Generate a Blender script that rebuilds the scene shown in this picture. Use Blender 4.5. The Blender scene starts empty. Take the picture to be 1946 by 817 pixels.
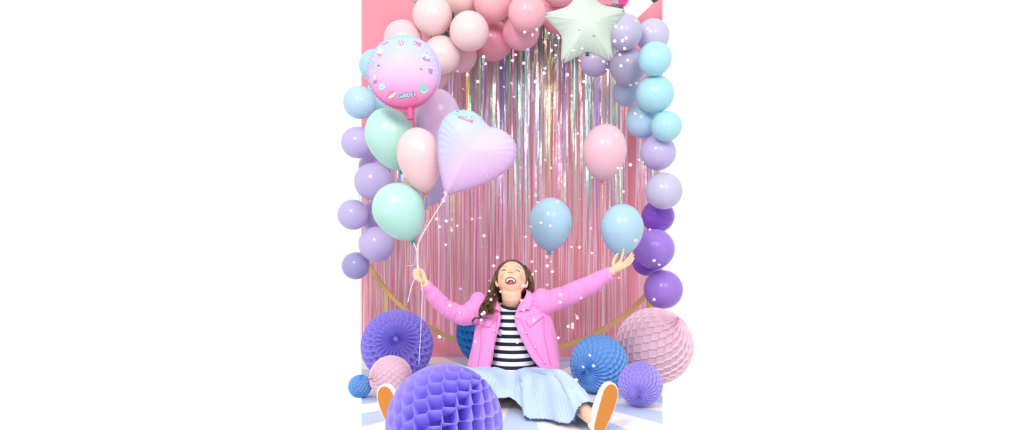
import bpy, bmesh, math, random
from mathutils import Vector, Matrix, noise
from mathutils.bvhtree import BVHTree
PI = math.pi
R = random.Random(7)
C = bpy.context.scene.collection
SC = bpy.context.scene
F, CZ, HX, HY = 1190.0, 0.787, 973.0, 485.0      # focal length (px of 1946x817), camera height, principal point

def P(px, py, d):
    return Vector(((px - HX) / F * d, d, CZ - (py - HY) / F * d))

# ------------------------------------------------------------------ materials
def lin(h, k=1.0):
    h = h.lstrip('#')
    o = []
    for i in (0, 2, 4):
        c = int(h[i:i+2], 16) / 255
        o.append((c / 12.92 if c <= .04045 else ((c + .055) / 1.055) ** 2.4) * k)
    return (o[0], o[1], o[2], 1)

def newmat(name):
    m = bpy.data.materials.new(name); m.use_nodes = True
    nt = m.node_tree
    return m, nt, nt.nodes['Principled BSDF']

def mat(name, col, rough=.5, metal=0, spec=.5, coat=0, sheen=0, bump=0, bscale=200, var=0, vscale=30, trans=0, sss=0):
    m, nt, b = newmat(name)
    c = lin(col) if isinstance(col, str) else col
    b.inputs['Base Color'].default_value = c
    b.inputs['Roughness'].default_value = rough
    b.inputs['Metallic'].default_value = metal
    b.inputs['Specular IOR Level'].default_value = spec
    b.inputs['Coat Weight'].default_value = coat
    b.inputs['Sheen Weight'].default_value = sheen
    if sss:
        b.inputs['Subsurface Weight'].default_value = sss
        b.inputs['Subsurface Radius'].default_value = (1, .35, .2)
        b.inputs['Subsurface Scale'].default_value = .012
    if bump or var:
        tc = nt.nodes.new('ShaderNodeTexCoord')
    if bump:
        n = nt.nodes.new('ShaderNodeTexNoise'); n.inputs['Scale'].default_value = bscale; n.inputs['Detail'].default_value = 3
        bp = nt.nodes.new('ShaderNodeBump'); bp.inputs['Strength'].default_value = bump; bp.inputs['Distance'].default_value = .004
        nt.links.new(tc.outputs['Object'], n.inputs['Vector'])
        nt.links.new(n.outputs['Fac'], bp.inputs['Height'])
        nt.links.new(bp.outputs['Normal'], b.inputs['Normal'])
    if var:
        n2 = nt.nodes.new('ShaderNodeTexNoise'); n2.inputs['Scale'].default_value = vscale; n2.inputs['Detail'].default_value = 4
        mx = nt.nodes.new('ShaderNodeMix'); mx.data_type = 'RGBA'
        mx.inputs[6].default_value = c
        mx.inputs[7].default_value = (c[0]*(1-var), c[1]*(1-var), c[2]*(1-var), 1)
        nt.links.new(tc.outputs['Object'], n2.inputs['Vector'])
        nt.links.new(n2.outputs['Fac'], mx.inputs[0])
        nt.links.new(mx.outputs[2], b.inputs['Base Color'])
    if trans:
        tr = nt.nodes.new('ShaderNodeBsdfTranslucent'); tr.inputs['Color'].default_value = c
        ms = nt.nodes.new('ShaderNodeMixShader'); ms.inputs[0].default_value = trans
        out = nt.nodes['Material Output']
        nt.links.new(b.outputs[0], ms.inputs[1]); nt.links.new(tr.outputs[0], ms.inputs[2])
        nt.links.new(ms.outputs[0], out.inputs['Surface'])
    return m

_lat = {}
def latex(col):
    if col not in _lat:
        m, nt, b = newmat('latex_' + col.strip('#'))
        b.inputs['Base Color'].default_value = lin(col)
        b.inputs['Roughness'].default_value = .24
        b.inputs['Specular IOR Level'].default_value = .45
        tr = nt.nodes.new('ShaderNodeBsdfTranslucent'); tr.inputs['Color'].default_value = lin(col)
        ms = nt.nodes.new('ShaderNodeMixShader'); ms.inputs[0].default_value = .16
        nt.links.new(b.outputs[0], ms.inputs[1]); nt.links.new(tr.outputs[0], ms.inputs[2])
        nt.links.new(ms.outputs[0], nt.nodes['Material Output'].inputs['Surface'])
        _lat[col] = m
    return _lat[col]

def ramp(nt, stops, interp='LINEAR'):
    r = nt.nodes.new('ShaderNodeValToRGB'); r.color_ramp.interpolation = interp
    e = r.color_ramp.elements
    while len(e) > 1: e.remove(e[0])
    e[0].position, e[0].color = stops[0]
    for p, c in stops[1:]:
        k = e.new(p); k.color = c
    return r

# ------------------------------------------------------------------ object helpers
def link(name, me, m=None, parent=None, smooth=True):
    o = bpy.data.objects.new(name, me); C.objects.link(o)
    if m is not None:
        for k in (m if isinstance(m, (list, tuple)) else [m]): me.materials.append(k)
    if smooth:
        me.polygons.foreach_set('use_smooth', [True] * len(me.polygons))
    if parent is not None: o.parent = parent
    return o

def obj(name, bm, m=None, parent=None, smooth=True):
    me = bpy.data.meshes.new(name); bm.normal_update(); bm.to_mesh(me); bm.free()
    return link(name, me, m, parent, smooth)

def pyobj(name, V, Fc, m=None, parent=None, smooth=True):
    me = bpy.data.meshes.new(name); me.from_pydata([tuple(v) for v in V], [], Fc); me.update()
    return link(name, me, m, parent, smooth)

def tag(o, label, cat, group=None, kind=None):
    o['label'] = label; o['category'] = cat
    if group: o['group'] = group
    if kind: o['kind'] = kind
    return o

def empty(name, loc, label, cat, group=None):
    o = bpy.data.objects.new(name, None); C.objects.link(o); o.location = loc; o.empty_display_size = .05
    return tag(o, label, cat, group)

def frame_axes(t):
    t = t.normalized()
    a = Vector((0, 0, 1)) if abs(t.z) < .9 else Vector((0, 1, 0))
    n = t.cross(a).normalized(); return n, t.cross(n).normalized()

def catmull(pts, k=6):
    pts = [Vector(p) for p in pts]; out = []
    n = len(pts)
    for i in range(n - 1):
        p0 = pts[max(i-1, 0)]; p1 = pts[i]; p2 = pts[i+1]; p3 = pts[min(i+2, n-1)]
        for j in range(k):
            t = j / k
            out.append(.5 * ((2*p1) + (p2-p0)*t + (2*p0-5*p1+4*p2-p3)*t*t + (3*p1-p0-3*p2+p3)*t*t*t))
    out.append(pts[-1]); return out

def lerpf(a, n):                       # resample a list of floats to n values
    out = []
    for i in range(n):
        t = i / (n - 1) * (len(a) - 1); j = min(int(t), len(a) - 2); out.append(a[j] + (a[j+1] - a[j]) * (t - j))
    return out

def tube(V, Fc, pts, radii, n=8, cap=True, flat=1.0, disp=None, up=None):
    """append a swept tube to the lists V, Fc; parallel-transport frame; flat squashes one axis"""
    base = len(V); m = len(pts)
    tang = [(pts[min(i+1, m-1)] - pts[max(i-1, 0)]).normalized() for i in range(m)]
    if up is not None:
        b = up; nrm = (b - tang[0] * b.dot(tang[0])).normalized()
    else:
        nrm = frame_axes(tang[0])[0]
    for i in range(m):
        nrm = (nrm - tang[i] * nrm.dot(tang[i]))
        nrm = nrm.normalized() if nrm.length > 1e-6 else frame_axes(tang[i])[0]
        bi = tang[i].cross(nrm)
        for k in range(n):
            a = 2 * PI * k / n
            d = nrm * math.cos(a) * flat + bi * math.sin(a)
            r = radii[i]
            if disp: r += disp(i / (m - 1), a, pts[i] + d * r)
            V.append(pts[i] + d * r)
    for i in range(m - 1):
        for k in range(n):
            a = base + i*n + k; b = base + i*n + (k+1) % n
            Fc.append((a, b, b + n, a + n))
    if cap:
        c0 = len(V); V.append(pts[0] - tang[0] * radii[0] * .5); c1 = len(V); V.append(pts[-1] + tang[-1] * radii[-1] * .5)
        for k in range(n):
            Fc.append((c0, base + (k+1) % n, base + k))
            Fc.append((c1, base + (m-1)*n + k, base + (m-1)*n + (k+1) % n))

def lathe(V, Fc, prof, n=32, M=None):
    """prof: list of (radius, z) from top to bottom, poles where radius is 0"""
    base = len(V); idx = []
    for r, z in prof:
        if r < 1e-7:
            idx.append([len(V)] * n); V.append(Vector((0, 0, z)))
        else:
            row = []
            for k in range(n):
                a = 2*PI*k/n; row.append(len(V)); V.append(Vector((r*math.cos(a), r*math.sin(a), z)))
            idx.append(row)
    for i in range(len(prof) - 1):
        for k in range(n):
            q = [idx[i][k], idx[i+1][k], idx[i+1][(k+1) % n], idx[i][(k+1) % n]]
            q2 = []
            for v in q:
                if v not in q2: q2.append(v)
            if len(q2) > 2: Fc.append(tuple(q2))
    if M is not None:
        for i in range(base, len(V)): V[i] = M @ V[i]

def ellip(V, Fc, c, ax, r, n=20, m=12):
    """ellipsoid at c with axes matrix ax (3x3), radii r"""
    M = Matrix.Translation(c) @ (ax.to_4x4() if ax is not None else Matrix.Identity(4))
    b = len(V)
    lathe(V, Fc, [(math.sin(PI*i/m), math.cos(PI*i/m)) for i in range(m+1)], n)
    for i in range(b, len(V)):
        v = V[i]; V[i] = M @ Vector((v.x*r[0], v.y*r[1], v.z*r[2]))

def z_to(d):                            # rotation that carries +Z onto d
    return Vector((0, 0, 1)).rotation_difference(Vector(d).normalized()).to_matrix().to_4x4()

# ------------------------------------------------------------------ camera, light, world
cam = bpy.data.cameras.new('camera'); co = bpy.data.objects.new('camera', cam); C.objects.link(co)
co.location = (0, 0, CZ); co.rotation_euler = (PI/2, 0, 0)
cam.sensor_width = 36; cam.lens = F / 1946 * 36; cam.shift_y = (HY - 408.5) / 1946; cam.clip_start = .05
SC.camera = co
vs = SC.view_settings; vs.view_transform = 'Standard'; vs.look = 'None'; vs.gamma = 1; vs.exposure = 0.17; vs.use_curve_mapping = False

w = bpy.data.worlds.new('world'); SC.world = w; w.use_nodes = True; nt = w.node_tree
bg = nt.nodes['Background']
tc = nt.nodes.new('ShaderNodeTexCoord'); sp = nt.nodes.new('ShaderNodeSeparateXYZ')
nt.links.new(tc.outputs['Generated'], sp.inputs[0])
r_ = ramp(nt, [(0, (.74, .74, .75, 1)), (.40, (.76, .76, .77, 1)), (.66, (1.04, 1.04, 1.04, 1)), (1, (1.04, 1.04, 1.04, 1))])
mr = nt.nodes.new('ShaderNodeMapRange'); mr.inputs[1].default_value = -1; mr.inputs[2].default_value = 1
nt.links.new(sp.outputs['Y'], mr.inputs[0]); nt.links.new(mr.outputs[0], r_.inputs[0]); nt.links.new(r_.outputs[0], bg.inputs[0])
bg.inputs[1].default_value = 1.0

def area(name, loc, target, size, power, col=(1, 1, 1)):
    l = bpy.data.lights.new(name, 'AREA'); l.shape = 'DISK'; l.size = size; l.energy = power; l.color = col
    o = bpy.data.objects.new(name, l); C.objects.link(o); o.location = loc
    o.rotation_euler = (Vector(target) - Vector(loc)).to_track_quat('-Z', 'Y').to_euler(); return o
area('softbox_key', (-1.2, -.2, 3.2), (0, 3.8, 1.1), 1.1, 92, (1, .985, .96))
area('softbox_fill', (1.3, -.3, 3.0), (0, 3.8, 1.0), 1.8, 50, (1, .99, .98))

# ------------------------------------------------------------------ setting: wall and floor
WALL_Y = 4.85; HW = 286 / F * WALL_Y
def box(name, lo, hi, m, parent=None):
    bm = bmesh.new(); bmesh.ops.create_cube(bm, size=1)
    for v in bm.verts:
        v.co = Vector([lo[i] + (v.co[i] + .5) * (hi[i] - lo[i]) for i in range(3)])
    return obj(name, bm, m, parent, False)
wm = mat('rose_wall', '#ea94a4', .75, var=.05, vscale=1.5)
o = box('wall_back', (-HW, WALL_Y, -.02), (HW, WALL_Y + .06, 3.3), wm); o['kind'] = 'structure'
# floor sheet with a printed sunburst of pale blue and white rays
m, nt, b = newmat('sunburst_floor')
tc = nt.nodes.new('ShaderNodeTexCoord'); sp = nt.nodes.new('ShaderNodeSeparateXYZ'); nt.links.new(tc.outputs['Object'], sp.inputs[0])
def mth(nt, op, a, b_=None):
    n = nt.nodes.new('ShaderNodeMath'); n.operation = op
    for i, v in enumerate((a, b_)):
        if v is None: continue
        if isinstance(v, (int, float)): n.inputs[i].default_value = v
        else: nt.links.new(v, n.inputs[i])
    return n.outputs[0]
ang = mth(nt, 'ARCTAN2', mth(nt, 'SUBTRACT', sp.outputs['Y'], 3.75), mth(nt, 'SUBTRACT', sp.outputs['X'], .04))
fr = mth(nt, 'FRACT', mth(nt, 'ADD', mth(nt, 'MULTIPLY', ang, 16 / (2*PI)), 20 + 96/22.5))
rp = ramp(nt, [(0, lin('#c3d2ec')), (.49, lin('#c3d2ec')), (.51, lin('#f7f3f3')), (.985, lin('#f7f3f3')), (1, lin('#c3d2ec'))])
nt.links.new(fr, rp.inputs[0]); nt.links.new(rp.outputs[0], b.inputs['Base Color']); b.inputs['Roughness'].default_value = .6
Y0 = 2.2; fy = [Y0, WALL_Y + .06]
V = []; 
for z in (0, -.02):
    for y in fy:
        hw = 286 / F * y
        V += [(-hw, y, z), (hw, y, z)]
Fc = [(0, 1, 3, 2), (4, 6, 7, 5), (0, 4, 5, 1), (2, 3, 7, 6), (0, 2, 6, 4), (1, 5, 7, 3)]
o = pyobj('floor', V, Fc, m, None, False); o['kind'] = 'structure'

# ------------------------------------------------------------------ gold hoop on a stand
HOOP_Y, HOOP_R = 4.47, 328 / F * 4.47
HC = P(985, 340, HOOP_Y)
gold = mat('brushed_gold', '#d9b877', .38, .5, bump=.05, bscale=90)
hoop = empty('hoop_stand', (HC.x, HOOP_Y, 0), 'large brushed gold hoop stand ringing the fringe curtain behind the girl', 'hoop')
V = []; Fc = []
n = 100                                  # the lower arc, its ends tucked behind the balloons
A0, A1 = math.radians(180 + 27), math.radians(360 - 36)
for i in range(n):
    a = A0 + (A1 - A0)*i/(n - 1)
    for (dr, dy) in ((.014, .018), (-.014, .018), (-.014, -.018), (.014, -.018)):
        V.append(Vector(((HOOP_R+dr)*math.cos(a), dy, HC.z + (HOOP_R+dr)*math.sin(a))))
for i in range(n - 1):
    for k in range(4):
        a = i*4+k; b_ = i*4+(k+1) % 4; j = (i+1)*4
        Fc.append((a, b_, j+(k+1) % 4, j+k))
Fc += [(3, 2, 1, 0), (4*n-4, 4*n-3, 4*n-2, 4*n-1)]
pyobj('ring', V, Fc, gold, hoop, False)
for px in (735, 1233):
    x = (px - HX) / F * HOOP_Y - HC.x
    zt = HC.z - math.sqrt(HOOP_R**2 - x*x)
    box('leg', (x-.012, -.014, .012), (x+.012, .014, zt + .004), gold, hoop)
    box('foot', (x-.02, -.16, 0), (x+.02, .16, .012), gold, hoop)

# ------------------------------------------------------------------ iridescent fringe curtain
m, nt, b = newmat('iridescent_film')
at = nt.nodes.new('ShaderNodeAttribute'); at.attribute_name = 'tint'
nt.links.new(at.outputs['Color'], b.inputs['Base Color'])
b.inputs['Metallic'].default_value = .85; b.inputs['Roughness'].default_value = .30
tcn = nt.nodes.new('ShaderNodeTexCoord')
nz = nt.nodes.new('ShaderNodeTexNoise'); nz.inputs['Scale'].default_value = 55; nz.inputs['Detail'].default_value = 2
mp = nt.nodes.new('ShaderNodeMapping'); mp.inputs['Scale'].default_value = (1, 1, .25)
nt.links.new(tcn.outputs['Object'], mp.inputs[0]); nt.links.new(mp.outputs[0], nz.inputs['Vector'])
bp = nt.nodes.new('ShaderNodeBump'); bp.inputs['Strength'].default_value = .55; bp.inputs['Distance'].default_value = .01
nt.links.new(nz.outputs['Fac'], bp.inputs['Height']); nt.links.new(bp.outputs[0], b.inputs['Normal'])
tl = nt.nodes.new('ShaderNodeBsdfTranslucent'); nt.links.new(at.outputs['Color'], tl.inputs[0]); m2 = nt.nodes.new('ShaderNodeMixShader'); m2.inputs[0].default_value = .12
nt.links.new(b.outputs[0], m2.inputs[1]); nt.links.new(tl.outputs[0], m2.inputs[2])
tp = nt.nodes.new('ShaderNodeBsdfTransparent'); tp.inputs[0].default_value = (1, .93, .965, 1); ms = nt.nodes.new('ShaderNodeMixShader')
nt.links.new(at.outputs['Alpha'], ms.inputs[0])
nt.links.new(tp.outputs[0], ms.inputs[1]); nt.links.new(m2.outputs[0], ms.inputs[2])
nt.links.new(ms.outputs[0], nt.nodes['Material Output'].inputs['Surface'])
FILM = m
def soft_film():
    m, nt, b = newmat('soft_film')
    at = nt.nodes.new('ShaderNodeAttribute'); at.attribute_name = 'tint'
    nt.links.new(at.outputs['Color'], b.inputs['Base Color']); b.inputs['Roughness'].default_value = .3
    tp = nt.nodes.new('ShaderNodeBsdfTransparent'); ms = nt.nodes.new('ShaderNodeMixShader')
    nt.links.new(at.outputs['Alpha'], ms.inputs[0]); nt.links.new(tp.outputs[0], ms.inputs[1]); nt.links.new(b.outputs[0], ms.inputs[2])
    nt.links.new(ms.outputs[0], nt.nodes['Material Output'].inputs['Surface']); return m
SOFT = soft_film()
TINTS_SOFT = ['#ffffff', '#fff2f8', '#ffd9ea', '#f3e4ff', '#fffbe6', '#e9f8ff']
TINTS = ['#ffffff', '#fdf5a0', '#9af2e4', '#c6a0f6', '#f88ccb', '#ffffff', '#ffeeb4', '#a6f2b8', '#a4c8ff', '#f2dcff']

def strands(name, parent, x0, x1, ztop, zbot, y, count, wid, seed, shade_top=0.0, jit=.035, splay=0, kind=None, alpha=(.7, 1.0), soft=False):
    r = random.Random(seed); V = []; Fc = []; col = []
    for s in range(count):
        x = x0 + (x1 - x0) * (s + r.uniform(.1, .9)) / count
        zt = ztop; zb = zbot + r.uniform(-.03, .10) + (r.random() < .12) * r.uniform(0, .5)
        yy = y + r.uniform(-jit, jit); w0 = wid * r.uniform(.55, 1.35)
        strong = r.random() < .46; a0 = r.uniform(-.8, .8); tw = r.uniform(-.7, .7); sway = r.uniform(-1, 1) * (.012 + splay)
        ph = r.uniform(0, 9); tl_ = TINTS_SOFT if soft else TINTS; t0 = lin(r.choice(tl_)); t1 = lin(r.choice(tl_)); al = r.uniform(*alpha) if strong else (r.uniform(.3, .55) if soft else r.uniform(.12, .34))
        N = 30; base = len(V)
        for i in range(N + 1):
            t = i / N; z = zt + (zb - zt) * t
            a = a0 + tw * t * 1.6 + .55 * math.sin(7 * t + ph) + .3 * math.sin(23 * t + 2 * ph)
            wv = w0 * (.5 + .12 * math.sin(9*t + ph)) * (1 - .35 * t)
            xx = x + sway * t * t + .004 * math.sin(11 * t + ph)
            yo = yy + .006 * math.sin(8 * t + ph * 1.7)
            dx, dy = math.cos(a) * wv, math.sin(a) * wv
            V.append((xx - dx, yo - dy, z)); V.append((xx + dx, yo + dy, z))
            k = .5 + .5 * math.sin(5 * t + ph)
            c = [t0[j] * (1 - k) + t1[j] * k for j in range(3)]
            fa = al * (1 - (0 if soft else .8) * min(1, max(0, (1.62 - z) / .75)))
            if shade_top:  # shade and dark reflections near the top, painted into the strand colour
                g = min(1, max(0, (z - shade_top - .12*math.sin(ph*3))/.28)); c = [q*(1 - g) + .16*g for q in c]; fa = max(fa, .8*g)
            col.append((c[0], c[1], c[2], fa)); col.append((c[0], c[1], c[2], fa))
        for i in range(N):
            a_ = base + 2 * i; Fc.append((a_, a_ + 1, a_ + 3, a_ + 2))
    me = bpy.data.meshes.new(name); me.from_pydata(V, [], Fc); me.update()
    ca = me.attributes.new('tint', 'FLOAT_COLOR', 'POINT')
    ca.data.foreach_set('color', [c for v in col for c in v])
    o = link(name, me, SOFT if soft else FILM, parent)
    if kind: o['kind'] = kind
    return o

header = mat('curtain_header_film', '#8a7f86', .35, .3)  # header colour darkened to paint in the shade at the curtain top
def curtain(label, x0, x1, ztop, zbot, y, n1, n2, seed, hdr, dk=0):
    root = empty('fringe_curtain', ((x0+x1)/2, y, 0), label, 'fringe curtain')
    cx = (x0+x1)/2
    V = []; Fc = []; k = int((x1-x0)/.012); zz = ztop
    for j, z in enumerate((zz + .05, zz - hdr)):
        for i in range(k+1):
            V.append((x0 + (x1-x0)*i/k - cx, .012*math.sin(i*1.9) + .005*math.sin(i*.7), z))
    for i in range(k): Fc.append((i, i+1, k+2+i, k+1+i))
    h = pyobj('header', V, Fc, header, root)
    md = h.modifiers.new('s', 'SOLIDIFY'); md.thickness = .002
    s1 = strands('fringe', root, x0-cx, x1-cx, ztop, zbot, -.02, n1, .017, seed, shade_top=dk, kind='stuff')
    s2 = strands('fringe', root, x0-cx, x1-cx, ztop, zbot + .02, .05, n2, .013, seed + 1, shade_top=dk, kind='stuff', alpha=(.35, .7), soft=True)
    return root
CUR_Y = 4.66
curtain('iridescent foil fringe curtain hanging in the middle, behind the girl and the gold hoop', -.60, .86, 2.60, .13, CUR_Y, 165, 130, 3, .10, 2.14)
curtain('shorter iridescent foil fringe hanging at the left, below the held balloons', -1.14, -.605, 1.66, .07, CUR_Y + .015, 46, 60, 11, .08)
curtain('narrow iridescent foil fringe hanging at the right, behind the purple balloons', .935, 1.14, 1.74, .10, CUR_Y + .01, 20, 18, 17, .04)

# ------------------------------------------------------------------ balloons
def balloon_profile(rx, top, bot, n=14):
    pr = []
    for i in range(n + 1):
        a = PI/2 * i / n; pr.append((rx * math.sin(a), top * math.cos(a)))
    pr[0] = (0, top)
    for i in range(1, n + 1):
        u = i / n * .985
        pr.append((rx * math.sqrt(1 - u*u) * (1 - .10*u - .05*u*u), -bot * u))
    return pr

def balloon(name, c, rx, top, bot, col, axis=(0, 0, 1), knot=True, knotcol=None):
    """latex balloon: c is the centre of its widest circle; axis points from knot to crown"""
    V = []; Fc = []
    pr = balloon_profile(rx, top, bot)
    lastr = pr[-1][0]
    pr += [(max(lastr*.5, rx*.08), -bot*1.0), (rx*.07, -bot*1.03), (0, -bot*1.032)]
    lathe(V, Fc, pr, 40)
    o = pyobj(name, V, Fc, latex(col)); o.location = c; o.rotation_mode = 'QUATERNION'
    o.rotation_quaternion = Vector((0, 0, 1)).rotation_difference(Vector(axis).normalized())
    if knot:
        V = []; Fc = []
        lathe(V, Fc, [(0, -bot*1.01), (rx*.075, -bot*1.015), (rx*.105, -bot*1.04), (rx*.07, -bot*1.065), (rx*.06, -bot*1.075),
                      (rx*.15, -bot*1.125), (rx*.14, -bot*1.13), (rx*.03, -bot*1.085), (0, -bot*1.083)], 14)
        pyobj('knot', V, Fc, latex(knotcol or col), o)
    return o

PALE, PALE2, MID, DEEP = '#f7dadb', '#f7d3d7', '#f7b9c3', '#f2a2b8'
LAV, LAVG, AQUA, SKY, LIL, LILD, PUR, PURD = '#d4d0ea', '#cac4e0', '#b6e8f2', '#bfe0f5', '#d0c3ee', '#bfaade', '#ab83e2', '#955dd6'
garl = [  # px, py, r(px), depth layer, colour, label
 (822, 30, 37.5, 4.02, PALE, 'pale pink arch balloon just above the round foil balloon, against the rose wall'),
 (878, -8, 35, 4.12, '#f7dcd5', 'pale peach balloon cut off by the top edge, between two pink balloons of the arch'),
 (892, 60, 37.5, 4.0, PALE, 'pale pink arch balloon in front of a darker pink one, left of the tinsel top'),
 (937, 5, 37, 4.08, MID, 'mid pink balloon at the top edge of the arch, left of the brightest pink pair'),
 (1002, 25, 36.5, 4.0, MID, 'mid pink round balloon overlapping a darker pink one, left of the mint star'),
 (937, 78, 38, 4.25, DEEP, 'dark rose pink balloon hanging low between a pale pink and a mid pink balloon'),
 (990, 61, 35.5, 4.22, '#f3adbf', 'rose pink balloon peeking out beneath a mid pink one, left of the mint star'),
 (1062, -22, 34, 4.08, MID, 'mid pink balloon at the top edge directly above the mint star'),
 (1060, 33, 31, 4.25, DEEP, 'dark rose balloon mostly hidden behind the left point of the mint star'),
 (766, 75, 36, 4.05, PALE2, 'pale pink balloon rising behind the top of the round foil balloon'),
 (839, 105, 36, 4.1, PALE, 'pale pink balloon at the right shoulder of the round foil balloon'),
 (874, 106, 32.5, 4.27, '#f3c0cd', 'dusty pink balloon tucked behind two pale pink ones beside the tinsel'),
 (820, 140, 34, 4.28, '#f4c7d0', 'soft pink balloon partly hidden right behind the round foil balloon'),
 (798, -24, 31, 4.25, '#f1d9cf', 'cream balloon barely showing at the top edge above the pale pink arch balloons'),
 (1186, 62, 34, 4.08, LAVG, 'greyish lavender balloon tucked behind the right point of the mint star'),
 (1240, 68, 31.5, 4.1, LAV, 'pale lavender balloon highest at the right edge of the arch'),
 (1131, 116, 30, 4.22, '#c9b6dc', 'dusky purple balloon hanging below the bottom edge of the mint star'),
 (1194, 127, 35, 4.05, LAVG, 'greyish lavender balloon between the mint star and the upper aqua balloon'),
 (1244, 112, 32, 3.95, AQUA, 'aqua balloon below the pale lavender one at the right edge'),
 (1244, 179, 36, 3.97, AQUA, 'largest aqua balloon on the right side with a bright glint'),
 (1192, 175, 28, 4.25, '#c6d3f0', 'periwinkle blue balloon half hidden under the greyish lavender balloon, right side'),
 (1222, 230, 33, 4.1, SKY, 'sky blue arch balloon under the largest aqua one on the right'),
 (1266, 240, 29, 3.98, AQUA, 'aqua balloon cut by the right edge beside the sky blue arch balloon'),
 (1250, 290, 34, 4.1, LIL, 'lilac balloon at the right edge level with the floating pink balloon'),
 (1261, 363, 35, 4.0, LAV, 'pale lavender balloon at the right edge above the purple ones'),
 (1250, 411, 31, 4.25, PURD, 'dark purple balloon squeezed under the pale lavender one at the right edge'),
 (1243, 473, 38.5, 4.0, PUR, 'shiny purple balloon beside the girl\'s raised open hand'),
 (1230, 494, 30, 4.27, PURD, 'dark purple balloon peeking out behind the shiny purple one near the fingertips'),
 (1260, 550, 37, 4.05, PUR, 'lowest purple balloon on the right, above the pale pink honeycomb ball'),
 (714, 125, 31, 4.1, '#b4def0', 'pale blue balloon peeking out at the left of the round foil balloon'),
 (684, 195, 31, 4.0, SKY, 'sky blue balloon cut by the left edge below the round foil balloon'),
 (728, 186, 34, 4.26, '#b6e4f2', 'pale aqua balloon mostly hidden between the round foil and the upper mint balloon'),
 (679, 271, 30, 4.05, LIL, 'lilac balloon at the left edge behind the upper mint balloon'),
 (709, 345, 35.5, 4.0, LIL, 'lilac balloon at the left edge between the two mint balloons'),
 (713, 318, 31, 4.28, LILD, 'darker lilac balloon half hidden behind the lilac one, below the upper mint balloon'),
 (671, 408, 29, 4.05, LIL, 'lilac balloon mostly cut by the left edge beside the lower mint balloon'),
 (713, 411, 30, 4.27, LILD, 'darker lilac balloon hidden behind the lower mint balloon'),
 (716, 464, 34, 4.05, LIL, 'lowest whole lilac balloon on the left, at the end of the gold hoop'),
 (676, 505, 26, 4.15, '#b3aee0', 'periwinkle lilac balloon, bottom of the left side of the arch'),
]
ds = [g[3] for g in garl]
for it in range(200):                     # let neighbours settle in depth until they only touch
    for i in range(len(garl)):
        for j in range(i):
            a, b_ = garl[i], garl[j]
            pa, pb = P(a[0], a[1], ds[i]), P(b_[0], b_[1], ds[j])
            need = (a[2]*ds[i] + b_[2]*ds[j]) / F * .985
            dist = (pa - pb).length
            if dist < need:
                s = min(.006, (need - dist) * .3)
                if ds[i] > ds[j] or (ds[i] == ds[j] and a[3] > b_[3]): ds[i] += s; ds[j] -= s
                else: ds[i] -= s; ds[j] += s
    ds = [min(max(d, 3.72), 4.31) for d in ds]
for (px, py, r, d0, col, lab), d in zip(garl, ds):
    c = P(px, py, d); rr = r * d / F
    ax = Vector((px - 985, -1200 + R.uniform(-150, 150), 340 - py)).normalized()
    ax = Vector((ax.x*.25, ax.y, ax.z*.25 + R.uniform(-.1, .1)))
    tag(balloon('latex_balloon', c, rr, rr*1.0, rr*1.12, col, ax, knot=False), lab, 'balloon', 'balloons of the arch')

def lb(px, ptop, pbot, rpx, d, col, lab, kx=None, knotcol=None, group=None, widest=.44):
    H_ = (pbot - ptop); top = H_*widest; wy = ptop + top
    c = P(px, wy, d); s = d / F
    kx = px if kx is None else kx
    ax = Vector((px - kx, -.12*H_, (H_ - top))).normalized()
    o = balloon('latex_balloon', c, rpx*s, top*s, (H_-top)*s, col, ax, True, knotcol)
    tag(o, lab, 'balloon', group); o['_k'] = 1
    bpy.context.view_layer.update()
    kn = c - ax * ((H_-top)*s*1.08)
    del o['_k']
    return o, kn
mint, mintd = '#bdeadd', '#3fae92'
B2, k2 = lb(741, 205, 325, 46.5, 3.36, mint, 'upper mint green latex balloon of the held bunch, under the round foil balloon', 760, mintd, 'balloons held by the girl')
B3, k3 = lb(831, 170, 285, 43, 3.42, '#e4c4e6', 'orchid pink balloon of the held bunch, behind the heart and the round foil', 826, None, 'balloons held by the girl')
B4, k4 = lb(797, 243, 366, 42, 3.13, '#f8cfd3', 'soft pink balloon of the held bunch, left of the heart balloon', 806, '#ee8f8a', 'balloons held by the girl')
B6, k6 = lb(757, 347, 461, 49, 3.16, mint, 'lower mint green balloon of the held bunch, lowest of the cluster', 784, mintd, 'balloons held by the girl')
B7, k7 = lb(817, 300, 392, 42, 3.47, '#ccb8e2', 'lilac balloon of the held bunch, showing below the heart\'s tip', 808, None, 'balloons held by the girl')
lb(1149, 236, 343, 42, 3.75, '#f6c9d5', 'pale pink balloon floating alone in front of the tinsel, upper right', 1146, '#ee8f8a', None, .47)
lb(1046, 375, 478, 41.5, 3.7, '#b8dcf0', 'light blue balloon floating above and right of the girl\'s head', 1045, '#7cc3e6', None, .47)
lb(1182, 387, 487, 41, 3.62, '#b8dcf0', 'light blue balloon just over the girl\'s open raised hand', 1184, '#7cc3e6', None, .47)

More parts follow.
